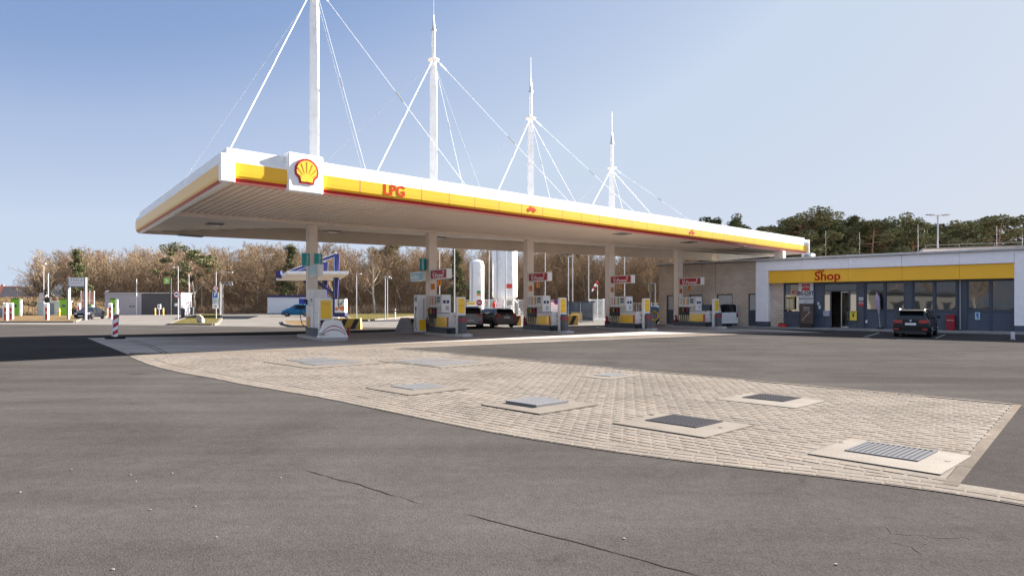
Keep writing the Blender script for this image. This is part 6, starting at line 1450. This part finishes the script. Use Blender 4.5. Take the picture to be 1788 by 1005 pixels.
for k in range(7):
    a, b = bare_tree(20+k, 15, (1.0,.85,1.1,.75,1.0,.9,1.2)[k], 1.22, (.25,.3,.2,.38,.25,.28,.2)[k]); BARE.append((mesh_of('trunk', a, TRUNK if k != 3 else BIRCH), mesh_of('crown', b, TWIG)))
PINE = []
for k in range(6):
    a, b = pine(60+k, 15, (.45,.55,.5,.4,.6,.5)[k], (.26,.22,.30,.24,.20,.28)[k], 1.2); PINE.append((mesh_of('trunk', a, PBARK), mesh_of('crown', b, NEEDLE)))
FIR = []
for k in range(2): a, b = pine(80+k, 15, .15, .24, .8, 'fir'); FIR.append((mesh_of('trunk', a, PBARK), mesh_of('crown', b, NEEDLE)))
tr = random.Random(4)
def plant(kind, src, x, y, h, lab, group=None, wid=1.):
    t = thing(kind, lab, 'tree', (x,y,0), tr.uniform(0,6.28), group); s = h/15.; t.scale = (s*wid, s*wid, s)
    for nm, me in zip(('trunk','crown'), src): o = bpy.data.objects.new(nm, me); COL.objects.link(o); o.parent = t
    return t
def skyline(px):   # tree top y in the photo along the wood
    pts = [(-80,470),(0,500),(40,470),(70,448),(100,434),(140,430),(200,432),(260,430),(320,426),(400,426),(480,423),(600,424),(760,426),(900,428),(1160,430)]
    for a, b in zip(pts, pts[1:]):
        if a[0] <= px <= b[0]: return a[1]+(b[1]-a[1])*(px-a[0])/(b[0]-a[0])
    return 430
GB_ = 'leafless trees of the brown wood behind the station'; LB_ = 'leafless brown tree in the wood behind the filling station'
for row, (d, st, dy) in enumerate([(140,7.0,17),(149,6.2,10),(160,6.2,5),(172,6.0,1),(186,6.2,-2)]):
    x = X(52 if row < 3 else 66, d)+tr.uniform(0,3)
    while x < X(1230, d):
        px = x/d*F+CX
        if not (row == 0 and 30 < px < 325):
            h = H(skyline(px)+dy*.7+tr.uniform(-3,5), d+2); plant('bare_tree', BARE[tr.randrange(7)], x, d+tr.uniform(-3,3), h, LB_, GB_, tr.uniform(.9,1.2))
        x += st*tr.uniform(.75,1.25)
for (px, pt, d, w, k) in [(70,441,150,1.25,0),(104,434,146,1.1,2),(50,480,160,1.1,4)]: plant('bare_tree', BARE[k], X(px,d), d, H(pt,d), ['tall open leafless tree near the left end of the wood','broad leafless tree left of the small conifer','low leafless tree at the far left end of the wood'][(70,104,50).index(px)], None, w)
plant('conifer_tree', FIR[0], X(143,138), 138, H(431,138), 'narrow dark conifer near the left end of the brown wood', None, .9)
plant('pine_tree', PINE[2], X(332,132), 132, H(424,132), 'broad olive green pine standing out of the brown wood above the rock', None, 1.15)
plant('conifer_tree', FIR[1], X(508,140), 140, H(419,140), 'dark conifer just left of the first column', None, 1.0)
plant('conifer_tree', FIR[0], X(797,138), 138, H(428,138), 'dark conifer behind the tall pole right of the second column', None, .8)
plant('pine_tree', PINE[0], X(690,165), 165, H(424,165), 'sparse pine deep in the wood left of the second column'); plant('pine_tree', PINE[3], X(1010,160), 160, H(426,160), 'pine deep in the wood between third and fourth columns')
# pines above the shop roof
for (px, pt, d, w, k, lab) in [(1238,380,118,.8,1,'small pine top showing above the canopy edge, leftmost'),(1285,382,118,.8,4,'small pine top above the canopy edge, second from the left'),(1322,390,116,1.0,3,'low pine top above the right end of the canopy'),
 (1385,368,104,1.25,2,'large spreading pine just right of the canopy end'),(1432,377,106,1.15,0,'broad pine just left of the second thin pole above the shop'),(1478,378,112,.9,1,'pine right of the thin pole, over the middle of the shop sign'),
 (1522,381,106,1.2,5,'flat topped pine above the left shop windows'),(1561,388,112,1.1,3,'pine in the middle of the row above the shop'),(1592,380,108,1.0,4,'tall slender pine left of the floodlight mast'),(1622,398,116,1.0,0,'lower pine behind the floodlight mast'),
 (1668,388,112,1.1,2,'round topped pine right of the floodlight mast'),(1700,392,116,1.0,1,'pine above the left of the three short poles'),(1738,372,106,1.2,5,'tall broad pine near the right edge'),(1775,384,112,1.1,3,'pine at the right edge of the picture'),(1815,380,110,1.1,0,'pine beyond the right edge of the picture'),(1355,396,120,1.0,5,'low pine just behind the canopy end'),(1434,385,130,1.2,3,'pine far back, behind the gap right of the spreading pine'),(1408,384,122,1.1,4,'farther pine between the spreading pine and the broad one'),(1455,386,124,1.0,2,'farther pine right behind the second thin pole above the shop'),(1500,388,124,1.1,3,'farther pine between the middle pines above the shop'),(1540,386,126,1.1,0,'farther pine behind the flat topped one'),(1607,389,122,1.1,5,'farther pine beside the tall slender pine'),(1645,392,126,1.2,1,'farther pine just right of the floodlight mast'),(1720,388,124,1.1,2,'farther pine behind the middle of the three short poles')]:
    plant('pine_tree', PINE[k], X(px,d), d, H(pt,d), lab, 'pines above the shop roof', w)
x = X(1235, 122)
while x < X(1840, 122):
    plant('bare_tree', BARE[tr.randrange(7)], x, 122+tr.uniform(-8,6), H(404+tr.uniform(-6,10),122), 'leafless brown tree among the pines behind the shop', 'leafless trees among the pines', 1.2); x += 4.6*tr.uniform(.8,1.2)
for k in range(9): plant('bare_tree', BARE[k % 7], -92+k*4+tr.uniform(-2,2), -42+k*-3+tr.uniform(-3,3), tr.uniform(10,14), 'leafless tree behind the photographer, mirrored in the shop windows', 'leafless trees behind the photographer')
# undergrowth and the dense depth of the wood
def brush(name, lab, areas, m, w, seed):
    r_ = random.Random(seed); vs = []; fs = []
    for (x0, x1, y0, y1, n, h0, h1, tilt) in areas:
        for _ in range(n):
            x = r_.uniform(x0,x1); y = r_.uniform(y0,y1); h = r_.uniform(h0,h1); z0 = r_.uniform(-.1, h*.5) if tilt > .4 else -.1
            a = r_.uniform(0,pi); dx, dy = cos(a)*w, sin(a)*w; k = len(vs); lx, ly = r_.gauss(0,tilt)*h*.5, r_.gauss(0,tilt)*h*.5
            vs += [(x-dx,y-dy,z0),(x+dx,y+dy,z0),(x+lx,y+ly,z0+(h-z0 if tilt <= .4 else h*.5))]; fs.append((k,k+1,k+2))
    me = bpy.data.meshes.new(name); me.from_pydata(vs, [], fs); me.materials.append(m); o = bpy.data.objects.new(name, me); COL.objects.link(o); o['kind'] = 'stuff'; o['label'] = lab; o['category'] = 'undergrowth'
brush('undergrowth', 'brown leafless brush and brambles at the foot of the wood', [(X(170,140),X(1240,140),136,170,70000,.5,2.6,.6),(X(60,150),X(190,150),140,165,9000,.6,4.0,.6)], BUSHM, .035, 3)
def thicket(name, lab, areas, m, seed):
    r_ = random.Random(seed); vs = []; fs = []
    for (x0, x1, y0, y1, n, h) in areas:
        for _ in range(n):
            x = r_.uniform(x0,x1); y = r_.uniform(y0,y1); z = h*r_.random()**.8*(1+.10*sin(x*.21)+.07*sin(x*.57+y)); L = r_.uniform(.5,1.7); w = r_.uniform(.015,.04)
            d = Vector((r_.gauss(0,.8), r_.gauss(0,.5), r_.gauss(.5,.8))).normalized()*L; s_ = Vector((r_.gauss(0,1), r_.gauss(0,1), r_.gauss(0,1))).normalized()*w; k = len(vs)
            vs += [(x-s_.x,y-s_.y,z-s_.z),(x+s_.x,y+s_.y,z+s_.z),(x+d.x,y+d.y,z+d.z)]; fs.append((k,k+1,k+2))
    me = bpy.data.meshes.new(name); me.from_pydata(vs, [], fs); me.materials.append(m); o = bpy.data.objects.new(name, me); COL.objects.link(o); o['kind'] = 'stuff'; o['label'] = lab; o['category'] = 'wood'
thicket('distant_wood', 'dense brown mass of trees deep in the wood', [(X(128,165),X(1250,165),150,200,420000,12.6),(X(1230,130),X(1900,130),130,150,120000,12.5)], TWIG, 8)
brush('wood_floor_brush', 'dark leafless stems deep in the wood', [(X(95,195),X(1260,195),196,215,50000,4,13,.35)], BUSHM, .06, 8)
# ---- separate pieces that are only joined by name
def split_loose(o):
    me = o.data; n = len(me.vertices); par = list(range(n))
    def find(a):
        while par[a] != a: par[a] = par[par[a]]; a = par[a]
        return a
    for e in me.edges:
        a, b = find(e.vertices[0]), find(e.vertices[1])
        if a != b: par[a] = b
    groups = {}
    for p in me.polygons: groups.setdefault(find(p.vertices[0]), []).append(p)
    if len(groups) < 2: return
    gl = list(groups.values())
    for k, ps in enumerate(gl):
        idx = sorted({v for p in ps for v in p.vertices}); mp = {v: i for i, v in enumerate(idx)}
        m2 = bpy.data.meshes.new(me.name); m2.from_pydata([tuple(me.vertices[v].co) for v in idx], [], [[mp[v] for v in p.vertices] for p in ps])
        for m in me.materials: m2.materials.append(m)
        for q, p in zip(m2.polygons, ps): q.material_index = p.material_index; q.use_smooth = p.use_smooth
        if k == 0: o.data = m2
        else:
            c = o.copy(); c.data = m2; COL.objects.link(c)
SPLIT = ('side_pane','portal_plinth','corner_cover','lower_panel','screen','notice','vent','rung','print','contents')
for o in list(COL.objects):
    if o.type == 'MESH' and o.name.split('.')[0] in SPLIT and not o.children and o.parent: split_loose(o)
